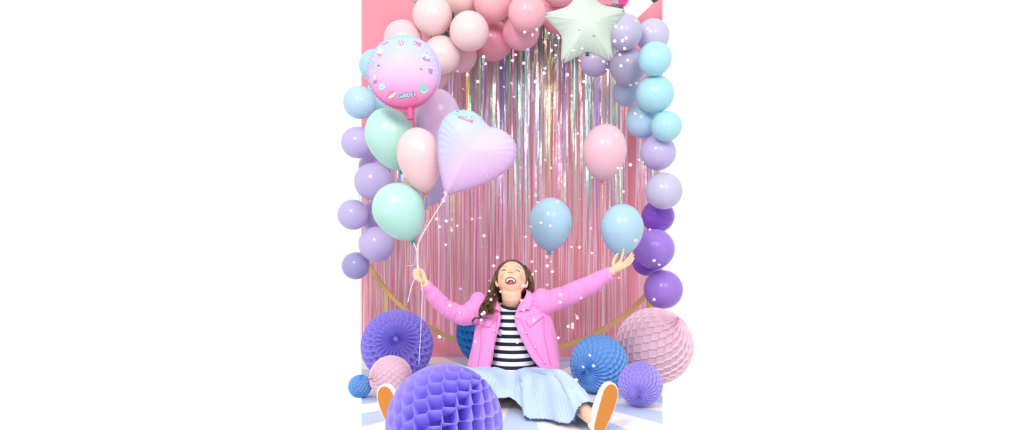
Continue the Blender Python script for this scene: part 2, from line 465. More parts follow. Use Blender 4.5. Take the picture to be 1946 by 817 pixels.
# ------------------------------------------------------------------ foil balloons
def foil_mesh(Rf, T, n=240, rings=26, pw=.62, rip=.0, rk=40, seam=.05, scal=.0, sk=60, soft=14):
    """inflated shape with outline Rf(theta): puffed by the distance to its seam, then smoothed; returns V, Fc, zf(x, y)"""
    ths = [2*PI*k/n for k in range(n)]; rad = [Rf(t) for t in ths]
    out = [(r*math.cos(t), r*math.sin(t)) for r, t in zip(rad, ths)]
    ss = [math.sin(PI/2*i/rings) for i in range(rings + 1)]; ss[-1] = 1
    D = [[min((x*s - a)**2 + (y*s - b_)**2 for a, b_ in out[::2])**.5 for (x, y) in out] for s in ss]
    D[-1] = [0]*n; dm = max(max(r) for r in D)
    Z = [[T*(max(0, 1 - (1 - min(d/dm, 1))**2))**pw for d in r] for r in D]
    for it in range(soft):
        c = sum(Z[1])/n; Z[0] = [c]*n
        Z = [Z[0]] + [[(Z[i-1][k] + Z[i+1][k] + Z[i][k-1] + Z[i][(k+1) % n] + 2*Z[i][k])/6 for k in range(n)] for i in range(1, rings)] + [Z[-1]]
    for i in range(1, rings):
        for k in range(n):
            s = ss[i]; Z[i][k] += rip*math.sin(rk*ths[k] + 2*math.sin(5*ths[k])) * s**6 * (1 - s)**.5 * (1 + .6*math.sin(3*ths[k]))
    V = []; Fc = []; tops = []
    for side in (1, -1):
        c = len(V); V.append(Vector((0, 0, Z[0][0]*side))); rows = []
        for i in range(1, rings + 1):
            rows.append([len(V) + k for k in range(n)])
            for k in range(n): V.append(Vector((out[k][0]*ss[i], out[k][1]*ss[i], Z[i][k]*side)))
        for k in range(n):
            q = (c, rows[0][k], rows[0][(k+1) % n]); Fc.append(q if side > 0 else q[::-1])
        for i in range(rings - 1):
            for k in range(n):
                q = (rows[i][k], rows[i+1][k], rows[i+1][(k+1) % n], rows[i][(k+1) % n]); Fc.append(q if side > 0 else q[::-1])
        tops.append(rows[-1])
    fl = []
    for side in (1, -1):                     # flat crimped seam
        row = []
        for k in range(n):
            th = ths[k]; r = rad[k] * (1 + seam + scal*math.sin(sk*th)); row.append(len(V))
            V.append(Vector((r*math.cos(th), r*math.sin(th), .0012*side + scal*rad[k]*.8*math.sin(sk*th + 1.3))))
        fl.append(row)
    for k in range(n):
        j = (k+1) % n
        Fc.append((tops[0][k], fl[0][k], fl[0][j], tops[0][j])); Fc.append((tops[1][j], fl[1][j], fl[1][k], tops[1][k])); Fc.append((fl[0][k], fl[1][k], fl[1][j], fl[0][j]))
    def zf(x, y):
        th = math.atan2(y, x) % (2*PI); s = min(math.hypot(x, y)/Rf(th), 1)
        u = math.asin(s)/(PI/2)*rings; i = min(int(u), rings - 1); v = th/(2*PI)*n; k = int(v) % n; fu, fv = u - i, v - int(v)
        g = lambda i, k: Z[i][k % n]
        return (g(i, k)*(1-fu) + g(i+1, k)*fu)*(1-fv) + (g(i, k+1)*(1-fu) + g(i+1, k+1)*fu)*fv
    return V, Fc, zf

def foil_mat(name, stops, axis=(0, 1, 0), size=.2, rough=.5, speck=True):
    m, nt, b = newmat(name)
    tc = nt.nodes.new('ShaderNodeTexCoord')
    dt = nt.nodes.new('ShaderNodeVectorMath'); dt.operation = 'DOT_PRODUCT'; dt.inputs[1].default_value = axis
    nt.links.new(tc.outputs['Object'], dt.inputs[0])
    mr = nt.nodes.new('ShaderNodeMapRange'); mr.inputs[1].default_value = -size; mr.inputs[2].default_value = size
    nt.links.new(dt.outputs['Value'], mr.inputs[0])
    rp = ramp(nt, [(p, lin(c)) for p, c in stops]); nt.links.new(mr.outputs[0], rp.inputs[0])
    src = rp.outputs[0]
    if speck:                                # printed star-dust dots
        vo = nt.nodes.new('ShaderNodeTexVoronoi'); vo.inputs['Scale'].default_value = 75
        nt.links.new(tc.outputs['Object'], vo.inputs['Vector'])
        sm = nt.nodes.new('ShaderNodeMapRange'); sm.inputs[1].default_value = .16; sm.inputs[2].default_value = .08; sm.inputs[3].default_value = 0; sm.inputs[4].default_value = .32
        nt.links.new(vo.outputs['Distance'], sm.inputs[0])
        mx = nt.nodes.new('ShaderNodeMix'); mx.data_type = 'RGBA'; mx.inputs[7].default_value = (1, .97, 1, 1)
        nt.links.new(sm.outputs[0], mx.inputs[0]); nt.links.new(src, mx.inputs[6]); src = mx.outputs[2]
    nt.links.new(src, b.inputs['Base Color'])
    b.inputs['Metallic'].default_value = .0; b.inputs['Specular IOR Level'].default_value = .35; b.inputs['Roughness'].default_value = rough
    return m

def place(o, c, roll, yaw=0, pitch=0):
    # local XY is the print plane, local +Z faces the camera (-Y)
    o.matrix_world = Matrix.Translation(c) @ Matrix.Rotation(yaw, 4, 'Z') @ Matrix.Rotation(pitch, 4, 'X') @ Matrix.Rotation(PI/2, 4, 'X') @ Matrix.Rotation(roll, 4, 'Z')

PR = {k: mat('print_' + k, c, .4) for k, c in dict(pink='#e8709a', rose='#f08fb4', white='#fbf7f4', teal='#7cc9bd', cyan='#5fb4d8', navy='#2f5f9e', yellow='#f2cf62', purple='#9c72c4', red='#d8405e', magenta='#e0508e', cream='#f6ecdc', palecyan='#c7ecf0').items()}
def sticker(parent, name, zf, polys, lift=.0016):
    """printed marks: polys = [(material key, [(x, y)...])], laid on the front of a foil balloon as one mesh"""
    V = []; Fc = []; mi = []; keys = []
    for li, (k, pts) in enumerate(polys):
        if k not in keys: keys.append(k)
        cx = sum(p[0] for p in pts)/len(pts); cy = sum(p[1] for p in pts)/len(pts); b_ = len(V); L = lift + li*.00025
        V.append((cx, cy, zf(cx, cy) + L))
        n = len(pts)
        for s in (.5, 1):
            for x, y in pts:
                xx = cx + (x-cx)*s; yy = cy + (y-cy)*s; V.append((xx, yy, zf(xx, yy) + L))
        for i in range(n):
            j = (i+1) % n
            Fc.append((b_, b_+1+i, b_+1+j)); Fc.append((b_+1+i, b_+1+n+i, b_+1+n+j, b_+1+j)); mi += [keys.index(k)]*2
    o = pyobj(name, V, Fc, [PR[k] for k in keys], parent)
    for f, i in zip(o.data.polygons, mi): f.material_index = i
    return o

def circ(x, y, r, n=14, ry=None, rot=0):
    ry = ry or r
    return [(x + r*math.cos(a)*math.cos(rot) - ry*math.sin(a)*math.sin(rot), y + r*math.cos(a)*math.sin(rot) + ry*math.sin(a)*math.cos(rot)) for a in [2*PI*i/n for i in range(n)]]
def quad(x, y, w_, h, rot=0):
    c, s = math.cos(rot), math.sin(rot)
    return [(x + a*c - b_*s, y + a*s + b_*c) for a, b_ in ((-w_/2, -h/2), (w_/2, -h/2), (w_/2, h/2), (-w_/2, h/2))]

def lettering(parent, name, zf, text, x, y, size, rot, mk, lift=.002, shear=0, bold=.0):
    cu = bpy.data.curves.new(name, 'FONT'); cu.body = text; cu.size = size; cu.align_x = 'CENTER'; cu.align_y = 'CENTER'; cu.offset = bold; cu.shear = shear
    cu.resolution_u = 4
    to = bpy.data.objects.new(name, cu); C.objects.link(to)
    dg = bpy.context.evaluated_depsgraph_get(); me = bpy.data.meshes.new_from_object(to.evaluated_get(dg))
    bpy.data.objects.remove(to); bpy.data.curves.remove(cu)
    c, s = math.cos(rot), math.sin(rot)
    for v in me.vertices:
        a, b_ = v.co.x, v.co.y; xx = x + a*c - b_*s; yy = y + a*s + b_*c
        v.co = (xx, yy, zf(xx, yy) + lift)
    me.materials.clear()
    return link(name, me, PR[mk], parent, False)

# round foil
RF = 67 / F * 3.12
V, Fc, zf = foil_mesh(lambda t: RF, .075, rip=.006, rk=34, seam=.045, scal=.011, sk=58, pw=.6)
fm = foil_mat('round_foil_print', [(0, '#d9609a'), (.13, '#db86b6'), (.40, '#ceaad6'), (.68, '#b9b3dc'), (1, '#9fc2de')], (0, 1, 0), RF)
rf = pyobj('foil_balloon', V, Fc, fm)
tag(rf, 'round foil balloon printed with small sweets, blue fading to pink', 'foil balloon', 'balloons held by the girl')
place(rf, P(767.5, 138, 3.12), .04, .02, .06)
s = 3.12 / F
def L(px, py): return ((px - 767.5) * s, -(py - 138) * s)
IC = []
x, y = L(767, 86); IC.append([('white', circ(x, y, .0165))] + [('pink', [(x, y), (x + .016*math.cos(a), y + .016*math.sin(a)), (x + .017*math.cos(a+.35), y + .017*math.sin(a+.35)), (x + .015*math.cos(a+.6), y + .015*math.sin(a+.6))]) for a in [2*PI*i/6 for i in range(6)]])
x, y = L(728, 167); IC.append([('white', circ(x, y, .0155))] + [('teal', [(x, y), (x + .014*math.cos(a), y + .014*math.sin(a)), (x + .015*math.cos(a+.35), y + .015*math.sin(a+.35)), (x + .013*math.cos(a+.6), y + .013*math.sin(a+.6))]) for a in [2*PI*i/6 for i in range(6)]])
x, y = L(797, 88); IC.append([('pink', quad(x, y, .038, .021, -.35)), ('rose', quad(x-.003, y-.005, .026, .007, -.35)), ('white', quad(x-.012, y+.000, .006, .012, -.35))])
x, y = L(736, 84); IC.append([('rose', circ(x, y, .02, 14, .0085, .3)), ('white', circ(x-.008, y+.004, .005))])
x, y = L(813, 115); IC.append([('purple', [(x-.017, y-.002), (x-.012, y-.016), (x+.014, y-.02), (x+.018, y-.008)]), ('palecyan', circ(x, y+.003, .016, 14, .011, -.3)), ('cyan', circ(x-.006, y+.001, .006)), ('white', circ(x+.003, y+.012, .009)), ('red', circ(x+.003, y+.018, .0038))])
x, y = L(726, 103); IC.append([('cream', circ(x+.002, y+.006, .015, 14, .013)), ('white', circ(x, y+.016, .009)), ('pink', quad(x-.002, y-.010, .022, .006, -.35)), ('rose', quad(x, y-.016, .016, .006, -.2))])
x, y = L(711, 123); IC.append([('teal', circ(x, y, .0075, 14, .011, -.2))])
x, y = L(820, 140); IC.append([('purple', quad(x, y, .017, .019)), ('purple', circ(x, y-.006, .008)), ('rose', circ(x, y+.001, .003))])
x, y = L(715, 152); IC.append([('white', circ(x, y+.012, .009)), ('yellow', quad(x, y+.002, .017, .014)), ('pink', quad(x, y-.008, .017, .010)), ('purple', circ(x-.005, y-.015, .004)), ('purple', circ(x+.005, y-.015, .004))])
x, y = L(744, 181); IC.append([('cream', circ(x+.004, y-.005, .021, 14, .0095, .45)), ('pink', circ(x-.001, y+.002, .021, 14, .008, .45)), ('yellow', circ(x+.003, y-.003, .016, 14, .0025, .45))])
x, y = L(805, 172); IC.append([('cream', circ(x+.001, y-.004, .0185)), ('teal', circ(x, y, .0185)), ('rose', circ(x, y, .005))])
for (px, py, k, r) in ((724, 128, 'navy', -.3), (724, 134, 'yellow', .1), (804, 131, 'yellow', .3), (803, 138, 'magenta', -.1)):
    x, y = L(px, py); IC.append([(k, quad(x, y, .014, .0055, r))])
for k_, ic in zip(['printed_swirl_candy', 'printed_swirl_candy', 'printed_cake_slice', 'printed_wrapped_candy', 'printed_cupcake', 'printed_ice_cream', 'printed_jelly_bean', 'printed_donut', 'printed_ice_lolly', 'printed_eclair', 'printed_ring_donut'] + ['printed_sprinkle']*4, IC): sticker(rf, k_, zf, ic)
x, y = L(773, 184); lettering(rf, 'lettering', zf, "Gabby's", x, y, .029, .12, 'navy', .0014, .1, .0022)
lettering(rf, 'lettering', zf, "Gabby's", x, y, .029, .12, 'palecyan', .0022, .1, .0004)
x, y = L(784, 191); sticker(rf, 'printed_banner', zf, [('pink', circ(x, y, .025, 16, .0065, .17))], .0016)
lettering(rf, 'lettering', zf, "DOLLHOUSE", x, y - .0005, .0082, .17, 'rose', .0024, 0, 0)
V = []; Fc = []
lathe(V, Fc, [(0, .0), (.012, 0), (.016, -.02), (.012, -.04), (.021, -.062), (.019, -.064), (0, -.05)], 14, Matrix.Translation((.022, -RF + .012, 0)) @ Matrix.Rotation(PI/2, 4, 'X') @ Matrix.Rotation(PI, 4, 'Z') if False else Matrix.Translation((.022, -RF + .008, 0)) @ Matrix.Rotation(-PI/2, 4, 'X'))
pyobj('tail', V, Fc, mat('foil_tail_pink', '#e2558f', .3, .15), rf)

# heart foil
DH = 3.02
sH = DH / F
HCX, HCY = 897, 288
_ho = [(848, 369), (843, 352), (837, 325), (833, 297), (832.5, 270), (836, 246), (846, 226), (861, 215), (878, 211.5), (896, 214), (911, 223), (923, 236), (931, 243), (944, 245.5), (960, 253), (973, 266), (979, 281), (977.5, 299), (969, 315), (951, 331), (927, 345), (896, 357), (866, 365)]
_hp = catmull([Vector((x - HCX, HCY - y, 0)) for x, y in _ho + [_ho[0]]], 30)
_hr = [0.0]*720
for p in _hp:
    k = int((math.atan2(p.y, p.x) % (2*PI))/(2*PI)*720) % 720; _hr[k] = max(_hr[k], p.length)
for rnd_ in range(3):
    for k in range(720):
        if _hr[k] == 0: _hr[k] = _hr[k-1]
for rnd_ in range(2): _hr = [(_hr[k-1] + _hr[k] + _hr[(k+1) % 720])/3 for k in range(720)]
def heart_R(th):
    u = (th % (2*PI))/(2*PI)*720; k = int(u) % 720; return (_hr[k]*(1 - u % 1) + _hr[(k+1) % 720]*(u % 1))
HS = 1.0 * sH
TIP = math.atan2(HCY - 369, 848 - HCX)
V, Fc, zh = foil_mesh(lambda t: heart_R(t) * HS, .068, n=288, rip=.007, rk=30, seam=.03, scal=.008, sk=54, pw=.58)
hm = foil_mat('heart_foil_print', [(0, '#dda4cf'), (.3, '#d0b0da'), (.62, '#bdb8e0'), (1, '#a6c2e2')], (-.3, .95, 0), 85*sH)
hf = pyobj('foil_balloon', V, Fc, hm)
place(hf, P(HCX, HCY, DH), 0, -.05, .05)
tag(hf, 'heart shaped lilac foil balloon tilted right, tip at lower left', 'foil balloon', 'balloons held by the girl')
def LH(px, py): return ((px - HCX)*sH, -(py - HCY)*sH)
x, y = LH(883, 220.5); lettering(hf, 'lettering', zh, "Gabby's", x, y, .034, -.36, 'cyan', .0016, .1, .002)
lettering(hf, 'lettering', zh, "Gabby's", x, y, .034, -.36, 'palecyan', .0024, .1, .0003)
x, y = LH(886.5, 230); lettering(hf, 'lettering', zh, "DOLLHOUSE", x, y, .0135, -.36, 'pink', .0018, 0, .0008)
V = []; Fc = []
lathe(V, Fc, [(0, .0), (.009, 0), (.010, -.014), (.007, -.026), (.013, -.04), (.011, -.042), (0, -.03)], 12, Matrix.Rotation(TIP + PI/2, 4, 'Z') @ Matrix.Translation((0, -heart_R(TIP)*HS + .006, 0)) @ Matrix.Rotation(-PI/2, 4, 'X'))
pyobj('tail', V, Fc, mat('foil_tail_lilac', '#e6a9d4', .3, .15), hf)

# mint star foil
def star_R(th, R0=84*3.5/F, R1=47*3.5/F, rot=PI/2 + .06):
    a = ((th - rot) % (2*PI/5)); a = min(a, 2*PI/5 - a)     # 0 at tip .. pi/5 at notch
    # straight edge between tip (R0, 0) and notch (R1, pi/5)
    tx, ty = R0, 0; nx, ny = R1*math.cos(PI/5), R1*math.sin(PI/5)
    den = math.cos(a)*(ny - ty) - math.sin(a)*(nx - tx)
    r = (tx*(ny - ty) - ty*(nx - tx)) / den
    tip = R0 * (1 - .12*max(0, 1 - a/.13)**2)
    notch = 1 + .05 * max(0, (a - .40)/.23)**2
    return min(r * notch, tip)
V, Fc, zst = foil_mesh(star_R, .085, n=320, rip=.010, rk=35, seam=.018, scal=.002, sk=60, pw=.72)
st = pyobj('foil_balloon', V, Fc, mat('mint_star_foil', '#bfcdc1', .5, .0))
place(st, P(1113, 50, 3.5), 0, .03, .10)
tag(st, 'pale mint green star shaped foil balloon at the top of the arch', 'foil balloon')
V = []; Fc = []
r0 = star_R(1.5*PI + .06)
lathe(V, Fc, [(0, 0), (.010, 0), (.010, -.012), (.012, -.02), (0, -.018)], 12, Matrix.Translation((.012, -r0 + .004, 0)) @ Matrix.Rotation(-PI/2, 4, 'X'))
o_ = pyobj('valve', V, Fc, mat('star_valve_dark', '#3c4743', .4), st)

# white pennant and striped foil strip at the top right
def slab(name, pxs, d, th, m):
    V = [P(x, y, d) for x, y in pxs] + [P(x, y, d) + Vector((0, th, 0)) for x, y in pxs]; n = len(pxs)
    Fc = [tuple(range(n))[::-1], tuple(range(n, 2*n))] + [(i, (i+1) % n, n+(i+1) % n, n+i) for i in range(n)]
    return pyobj(name, V, Fc, m, None, False)
o = slab('paper_pennant', [(1184, 6), (1187, 24), (1206, 38), (1210, 36), (1246, 1), (1262, -22), (1236, -48), (1196, -10)], 4.38, .008, mat('white_card', '#e8e2e0', .6))
tag(o, 'white card pennant hanging at the top right behind the mint star', 'pennant')
o2 = slab('corner_trim', [(1238, 0), (1243, 5), (1250, 1), (1262, -14), (1252, -22), (1240, -6)], 4.374, .006, mat('black_trim', '#15131a', .4)); o2.parent = o; o2['label'] = 'black tip'
o = slab('foil_strip', [(1175, 8), (1188, 10), (1194, 0), (1200, -25), (1175, -25)], 4.36, .01, mat('magenta_foil', '#d8327f', .3, .3))
tag(o, 'magenta and grey foil strip at the top edge beside the white pennant', 'streamer')
o2 = slab('grey_band', [(1163, 6), (1175, 8), (1175, -25), (1163, -25)], 4.36, .01, mat('mauve_foil', '#a893ad', .3, .3)); o2.parent = o; o2['label'] = 'greyish mauve foil band'

# ------------------------------------------------------------------ ribbons
ribm = mat('white_ribbon', '#f4eef4', .35)
def ribbon(label, pts, wd=.0026):
    V = []; Fc = []
    q = catmull(pts, 8)
    tube(V, Fc, q, [wd]*len(q), 6, True, .45)
    tag(pyobj('ribbon', V, Fc, ribm), label, 'ribbon', 'ribbons in the child\'s fist')
bpy.context.view_layer.update()
K = P(794.5, 468, 3.13); HND = P(794, 509, 3.13); IN = P(796, 520, 3.13)
rt = rf.matrix_world @ Vector((.022, -RF - .05, 0)); ht = hf.matrix_world @ (Vector((math.cos(TIP), math.sin(TIP), 0))*(heart_R(TIP)*HS + .03))
def jj(v, k): return v + Vector((R.uniform(-k, k), R.uniform(-k, k)*.4, R.uniform(-k, k)*.3))
ribbon('white ribbon from the heart balloon down through the fist, ending over the purple ball', [ht, P(823, 412, 3.07), P(806, 441, 3.10), jj(K, .003), HND, IN, P(802, 548, 3.05), P(801, 590, 3.03), P(799, 640, 3.02), P(796, 692, 3.02)])
ribbon('thin white ribbon tied to the soft pink held balloon', [k4, P(806, 385, 3.19), P(812, 405, 3.24), P(806, 440, 3.18), jj(K, .004), jj(HND, .004), IN])
ribbon('white ribbon tied to the upper mint held balloon', [k2, P(764, 345, 3.34), P(776, 372, 3.36), P(797, 430, 3.27), jj(K, .004), jj(HND, .004), IN])
ribbon('wide white ribbon from the lower mint balloon, its loose end below the fist', [k6, P(787, 465, 3.15), P(792, 478, 3.14), jj(HND, .003), IN, P(786, 534, 3.08), P(780, 552, 3.06), P(775, 575, 3.06)], .0042)
ribbon('white ribbon tied to the tail of the round foil balloon', [rt, P(790, 300, 3.28), P(800, 380, 3.30), P(803, 440, 3.2), jj(K, .005), jj(HND, .004), IN, P(790, 600, 3.06), P(778, 612, 3.05), P(797, 630, 3.03), P(820, 642, 3.04)] if False else [rt, P(790, 300, 3.29), P(803, 390, 3.30), P(802, 440, 3.2), jj(K, .005), jj(HND, .004), IN], .002)
ribbon('thin white ribbon tied to the orchid pink held balloon', [k3, P(818, 350, 3.3), P(812, 410, 3.27), P(803, 445, 3.18), jj(K, .005), jj(HND, .004), IN], .002)
ribbon('thin white ribbon whose end sticks out left above the fist', [k7, P(806, 420, 3.42), P(803, 445, 3.25), jj(K, .004), P(790, 490, 3.13), P(786, 503, 3.12), P(773, 505, 3.11)], .0016)

# ------------------------------------------------------------------ honeycomb paper balls
def tissue(name, col, tr=.42):
    m, nt, b = newmat(name)
    c = lin(col); b.inputs['Base Color'].default_value = c; b.inputs['Roughness'].default_value = .8; b.inputs['Specular IOR Level'].default_value = .15
    t = nt.nodes.new('ShaderNodeBsdfTranslucent'); t.inputs['Color'].default_value = c
    ms = nt.nodes.new('ShaderNodeMixShader'); ms.inputs[0].default_value = tr
    nt.links.new(b.outputs[0], ms.inputs[1]); nt.links.new(t.outputs[0], ms.inputs[2]); nt.links.new(ms.outputs[0], nt.nodes['Material Output'].inputs['Surface'])
    return m
def honeycomb(px, py, rpx, axis, N, M, col, lab, d=None, spin=0, rin=.12, flat=.16, open_=1.0, core=.87):
    """N leaves round the axis, glued to alternate neighbours at M lines along it"""
    if d is None: d = F * CZ / (py + rpx - HY)
    Rr = rpx * d / F; c = P(px, py, d)
    c.z = max(c.z, Rr * .985)
    V = []; Fc = []; dphi = 2*PI/N
    hs = []                               # axial stations: (h, sign, amount)
    cell = 2*Rr / M
    for j in range(M + 1):
        h0 = -Rr + cell * j; sg = 1 if j % 2 else -1
        for q in (-flat, 0, flat):
            h = h0 + q*cell
            if -Rr*.995 < h < Rr*.995: hs.append((h, sg))
        if j < M:
            for q in (.33, .5, .67):
                h = h0 + q*cell
                if -Rr*.995 < h < Rr*.995: hs.append((h, sg * (1 - 2*(q - flat)/(1 - 2*flat))))
    hs.sort()
    hs = [(-Rr*.997, hs[0][1])] + hs + [(Rr*.997, hs[-1][1])]
    rs = [0, .3, .55, .75, .88, 1]
    nh, nr = len(hs), len(rs)
    for k in range(N):
        b_ = len(V); par = 1 if k % 2 else -1
        for h, sg in hs:
            ro = math.sqrt(max(Rr*Rr - h*h, 1e-8))
            for q in rs:
                r = Rr*rin*min(1, ro/(Rr*rin)) * .6 + (ro - Rr*rin*min(1, ro/(Rr*rin))*.6) * q
                a = spin + dphi * (k + .485 * par * sg * open_)
                V.append(Vector((r*math.cos(a), r*math.sin(a), h)))
        for i in range(nh - 1):
            for q in range(nr - 1):
                a = b_ + i*nr + q; Fc.append((a, a+1, a+nr+1, a+nr))
    lathe(V, Fc, [(Rr*core*math.sin(PI*i/20), Rr*.92*math.cos(PI*i/20)) for i in range(21)], 40)  # solid core added inside so the cells turn shallow and lighter
    Mx = z_to(axis)
    V = [Mx @ v for v in V]
    o = pyobj('honeycomb_ball', V, Fc, col, None, False); o.location = c
    tag(o, lab, 'paper ball', 'honeycomb paper balls on the floor')
    return o
TPUR, TPUR2, TPUR3 = tissue('tissue_violet', '#c6b8fc', .45), tissue('tissue_purple', '#bfb0fa', .5), tissue('tissue_lilac', '#d3c5fd', .5)
TPINK, TBLUE, TNAVY = tissue('tissue_pink', '#ffeaf4', .5), tissue('tissue_blue', '#9dd1fb', .5), tissue('tissue_deep_blue', '#4a9bdc', .35)
honeycomb(845, 803, 110.5, (-.60, -.48, -.64), 38, 11, TPUR, 'largest violet honeycomb paper ball in front, hiding the girl\'s left-hand leg', 2.16, .1, core=.46)
honeycomb(755, 656, 68, (.12, -.93, .32), 52, 12, TPUR2, 'big purple honeycomb paper ball at the left, pleats fanning from its centre', 3.92)
honeycomb(742.5, 716, 40.5, (-.93, -.30, -.05), 44, 10, TPINK, 'small pale pink honeycomb paper ball in front of the big purple one', 3.45, core=.94)
honeycomb(684, 735, 22, (.2, -.2, .95), 36, 9, TBLUE, 'tiny blue honeycomb paper ball at the left edge of the floor', 3.46)
honeycomb(930, 632, 63, (.75, -.35, -.55), 48, 10, TNAVY, 'deep blue honeycomb paper ball mostly hidden behind the girl\'s elbow', 4.15)
honeycomb(1138, 691, 55, (-.55, -.82, -.12), 52, 12, TBLUE, 'blue honeycomb paper ball right of the girl, pleats gathering towards her', 3.58, core=.91)
honeycomb(1217, 729, 42, (-.24, -.92, -.31), 48, 10, TPUR3, 'small lilac honeycomb paper ball in front of the pale pink one at right', 3.26)
honeycomb(1243, 659, 72.5, (.55, -.35, .75), 52, 12, TPINK, 'big pale pink honeycomb paper ball at the right edge', 3.85, core=.945)

# ------------------------------------------------------------------ the girl
SK = mat('skin', '#f1c5a5', .5, sss=.12, spec=.3)
GY = 3.38
girl = empty('person', (0, GY, 0), 'laughing child sitting with arms raised, wearing a pink jacket and pale blue skirt', 'person')
gi = Matrix.Translation((0, -GY, 0))
def gpy(name, V, Fc, m, parent=None, smooth=True):
    """mesh given in world coordinates, parented to the girl (or to one of her parts, which sit at her origin)"""
    return pyobj(name, [gi @ Vector(v) for v in V], Fc, m, parent or girl, smooth)

TH = math.radians(42)
HEAD = P(972.5, 532, GY); HXa = Vector((1, 0, 0)); HFa = Vector((0, -math.cos(TH), math.sin(TH))); HUa = Vector((0, math.sin(TH), math.cos(TH)))
roll = Matrix.Rotation(.035, 3, 'Y')
HXa, HFa, HUa = roll @ HXa, roll @ HFa, roll @ HUa
def hw(x, f, u): return HEAD + HXa*x + HFa*f + HUa*u
def G(a, s): return math.exp(-(a/s)**2)
def head_local(sx, sf, su):
    x, f, u = .0765*sx, .092*sf, .108*su
    if su < 0:
        k = -su
        x *= 1 - .20*k*k
        if sf > 0: f *= 1 + .62*k**3
        else: f *= 1 - .25*k
    else:
        x *= 1 + .10*su*(1 - su*.3)
    if sf > 0:
        u -= .014 * max(0, -su - .3) * sf
        ax = abs(x)
        g = sf ** .5
        f += g * (.026*G(x, .0100)*G(u + .024, .012) + .009*G(x, .009)*G(u + .002, .020)
                  + .0085*G(ax - .0115, .0055)*G(u + .030, .007)
                  - .0085*G(ax - .031, .013)*G(u - .003, .009) + .003*G(ax - .030, .018)*G(u - .022, .008)
                  + .010*G(ax - .040, .015)*G(u + .030, .016) - .0035*G(ax - .034 - (-.055 - u)*.3, .005)*G(u + .062, .02) + .004*G(x, .022)*G(u + .062, .02) + .007*G(x, .018)*G(u + .108, .014))
    return x, f, u
def head_mesh(V, Fc, off=None, n=120, m=90):
    b_ = len(V); rows = []
    for i in range(m + 1):
        a = PI*i/m; row = []
        for k in range(n):
            t = 2*PI*k/n; sx, sf, su = math.sin(a)*math.cos(t), math.sin(a)*math.sin(t), math.cos(a)
            x, f, u = head_local(sx, sf, su)
            if off:
                o_ = off(x, f, u); x += sx*o_; f += sf*o_; u += su*o_
            row.append(len(V)); V.append(hw(x, f, u))
        rows.append(row)
    for i in range(m):
        for k in range(n): Fc.append((rows[i][k], rows[i+1][k], rows[i+1][(k+1) % n], rows[i][(k+1) % n]))
HV, HF = [], []
head_mesh(HV, HF)
hb = BVHTree.FromPolygons(HV, HF)
EYE = Vector((0, 0, CZ))
def cast(bvh, px, py, lift=0.0):
    d = (P(px, py, 1) - EYE).normalized()
    loc, nor, i, dist = bvh.ray_cast(EYE, d)
    if loc is None and bvh is hb:
        for k in range(12):
            px += (972 - px)*.03; py += (530 - py)*.03; d = (P(px, py, 1) - EYE).normalized()
            loc, nor, i, dist = bvh.ray_cast(EYE, d)
            if loc is not None: break
    if loc is None: return None
    if nor.dot(d) > 0: nor = -nor
    return loc + nor * lift
# mouth cavity: push the lips' inside into the head
mouth_out = [(960.5, 534.5), (962, 530.5), (965.5, 528), (970, 527), (974.5, 528), (978.5, 530.5), (980.5, 535), (978.5, 537.5), (975, 539), (970, 539.5), (965.5, 539), (962, 537.3)]
def inpoly(x, y, poly):
    c = False; j = len(poly) - 1
    for i in range(len(poly)):
        xi, yi = poly[i]; xj, yj = poly[j]
        if (yi > y) != (yj > y) and x < (xj - xi)*(y - yi)/(yj - yi) + xi: c = not c
        j = i
    return c
def to_px(v): return (HX + v.x/v.y*F, HY + (CZ - v.z)/v.y*F)

BV, BF = [], []
for v in HV:
    x, y = to_px(v); fr_ = (v - HEAD).dot(HFa)
    v2 = v.copy()
    if fr_ > .03 and inpoly(x, y, mouth_out): v2 = v - HFa * .016
    BV.append(v2)
BF += [f for f in HF]
# ears
for sx in (-1, 1):
    ax = Matrix((HXa, HFa, HUa)).transposed() @ Matrix.Rotation(-sx*.5, 3, 'Z')
    ellip(BV, BF, hw(sx*.0785, -.012, -.014), ax, (.0075, .019, .030), 20, 14)
    ellip(BV, BF, hw(sx*.074, -.004, -.036), ax, (.007, .009, .011), 12, 8)
# neck, torso, hips
def btube(pts, rad, n=20, k=5, flat=1.0, up=None):
    q = catmull(pts, k); tube(BV, BF, q, lerpf(rad, len(q)), n, True, flat, None, up)
btube([hw(0, -.030, -.030), hw(0, -.012, -.085), Vector((0, 3.375, .53)), Vector((0.003, 3.392, .46))], [.055, .053, .052, .058], 24)
btube([Vector((0.003, 3.39, .50)), Vector((0.004, 3.395, .40)), Vector((.006, 3.39, .27)), Vector((.006, 3.385, .14)), Vector((.006, 3.385, .08))], [.085, .112, .108, .115, .115], 24, 5, .74, Vector((0, 1, 0)))
# arms
SL, EL, WL = Vector((-.13, 3.385, .485)), P(853, 602, 3.26), P(806, 538, 3.15)
SR, ER, WR = Vector((.14, 3.385, .495)), P(1092, 555, 3.28), P(1164.5, 514.5, 3.19)
btube([Vector((-.04, 3.39, .47)), P(921, 584, 3.375), P(884, 599, 3.31), P(857, 590, 3.265), P(834, 573, 3.22), WL], [.05, .045, .036, .034, .031, .024], 18)
btube([Vector((.04, 3.39, .475)), P(1030, 577, 3.37), P(1084, 559, 3.30), P(1120, 541.5, 3.25), WR], [.05, .045, .040, .032, .023], 18)
def finger(pts, r0, r1): btube(pts, [r0, r0*.98, r0*.95, r1], 10, 4)
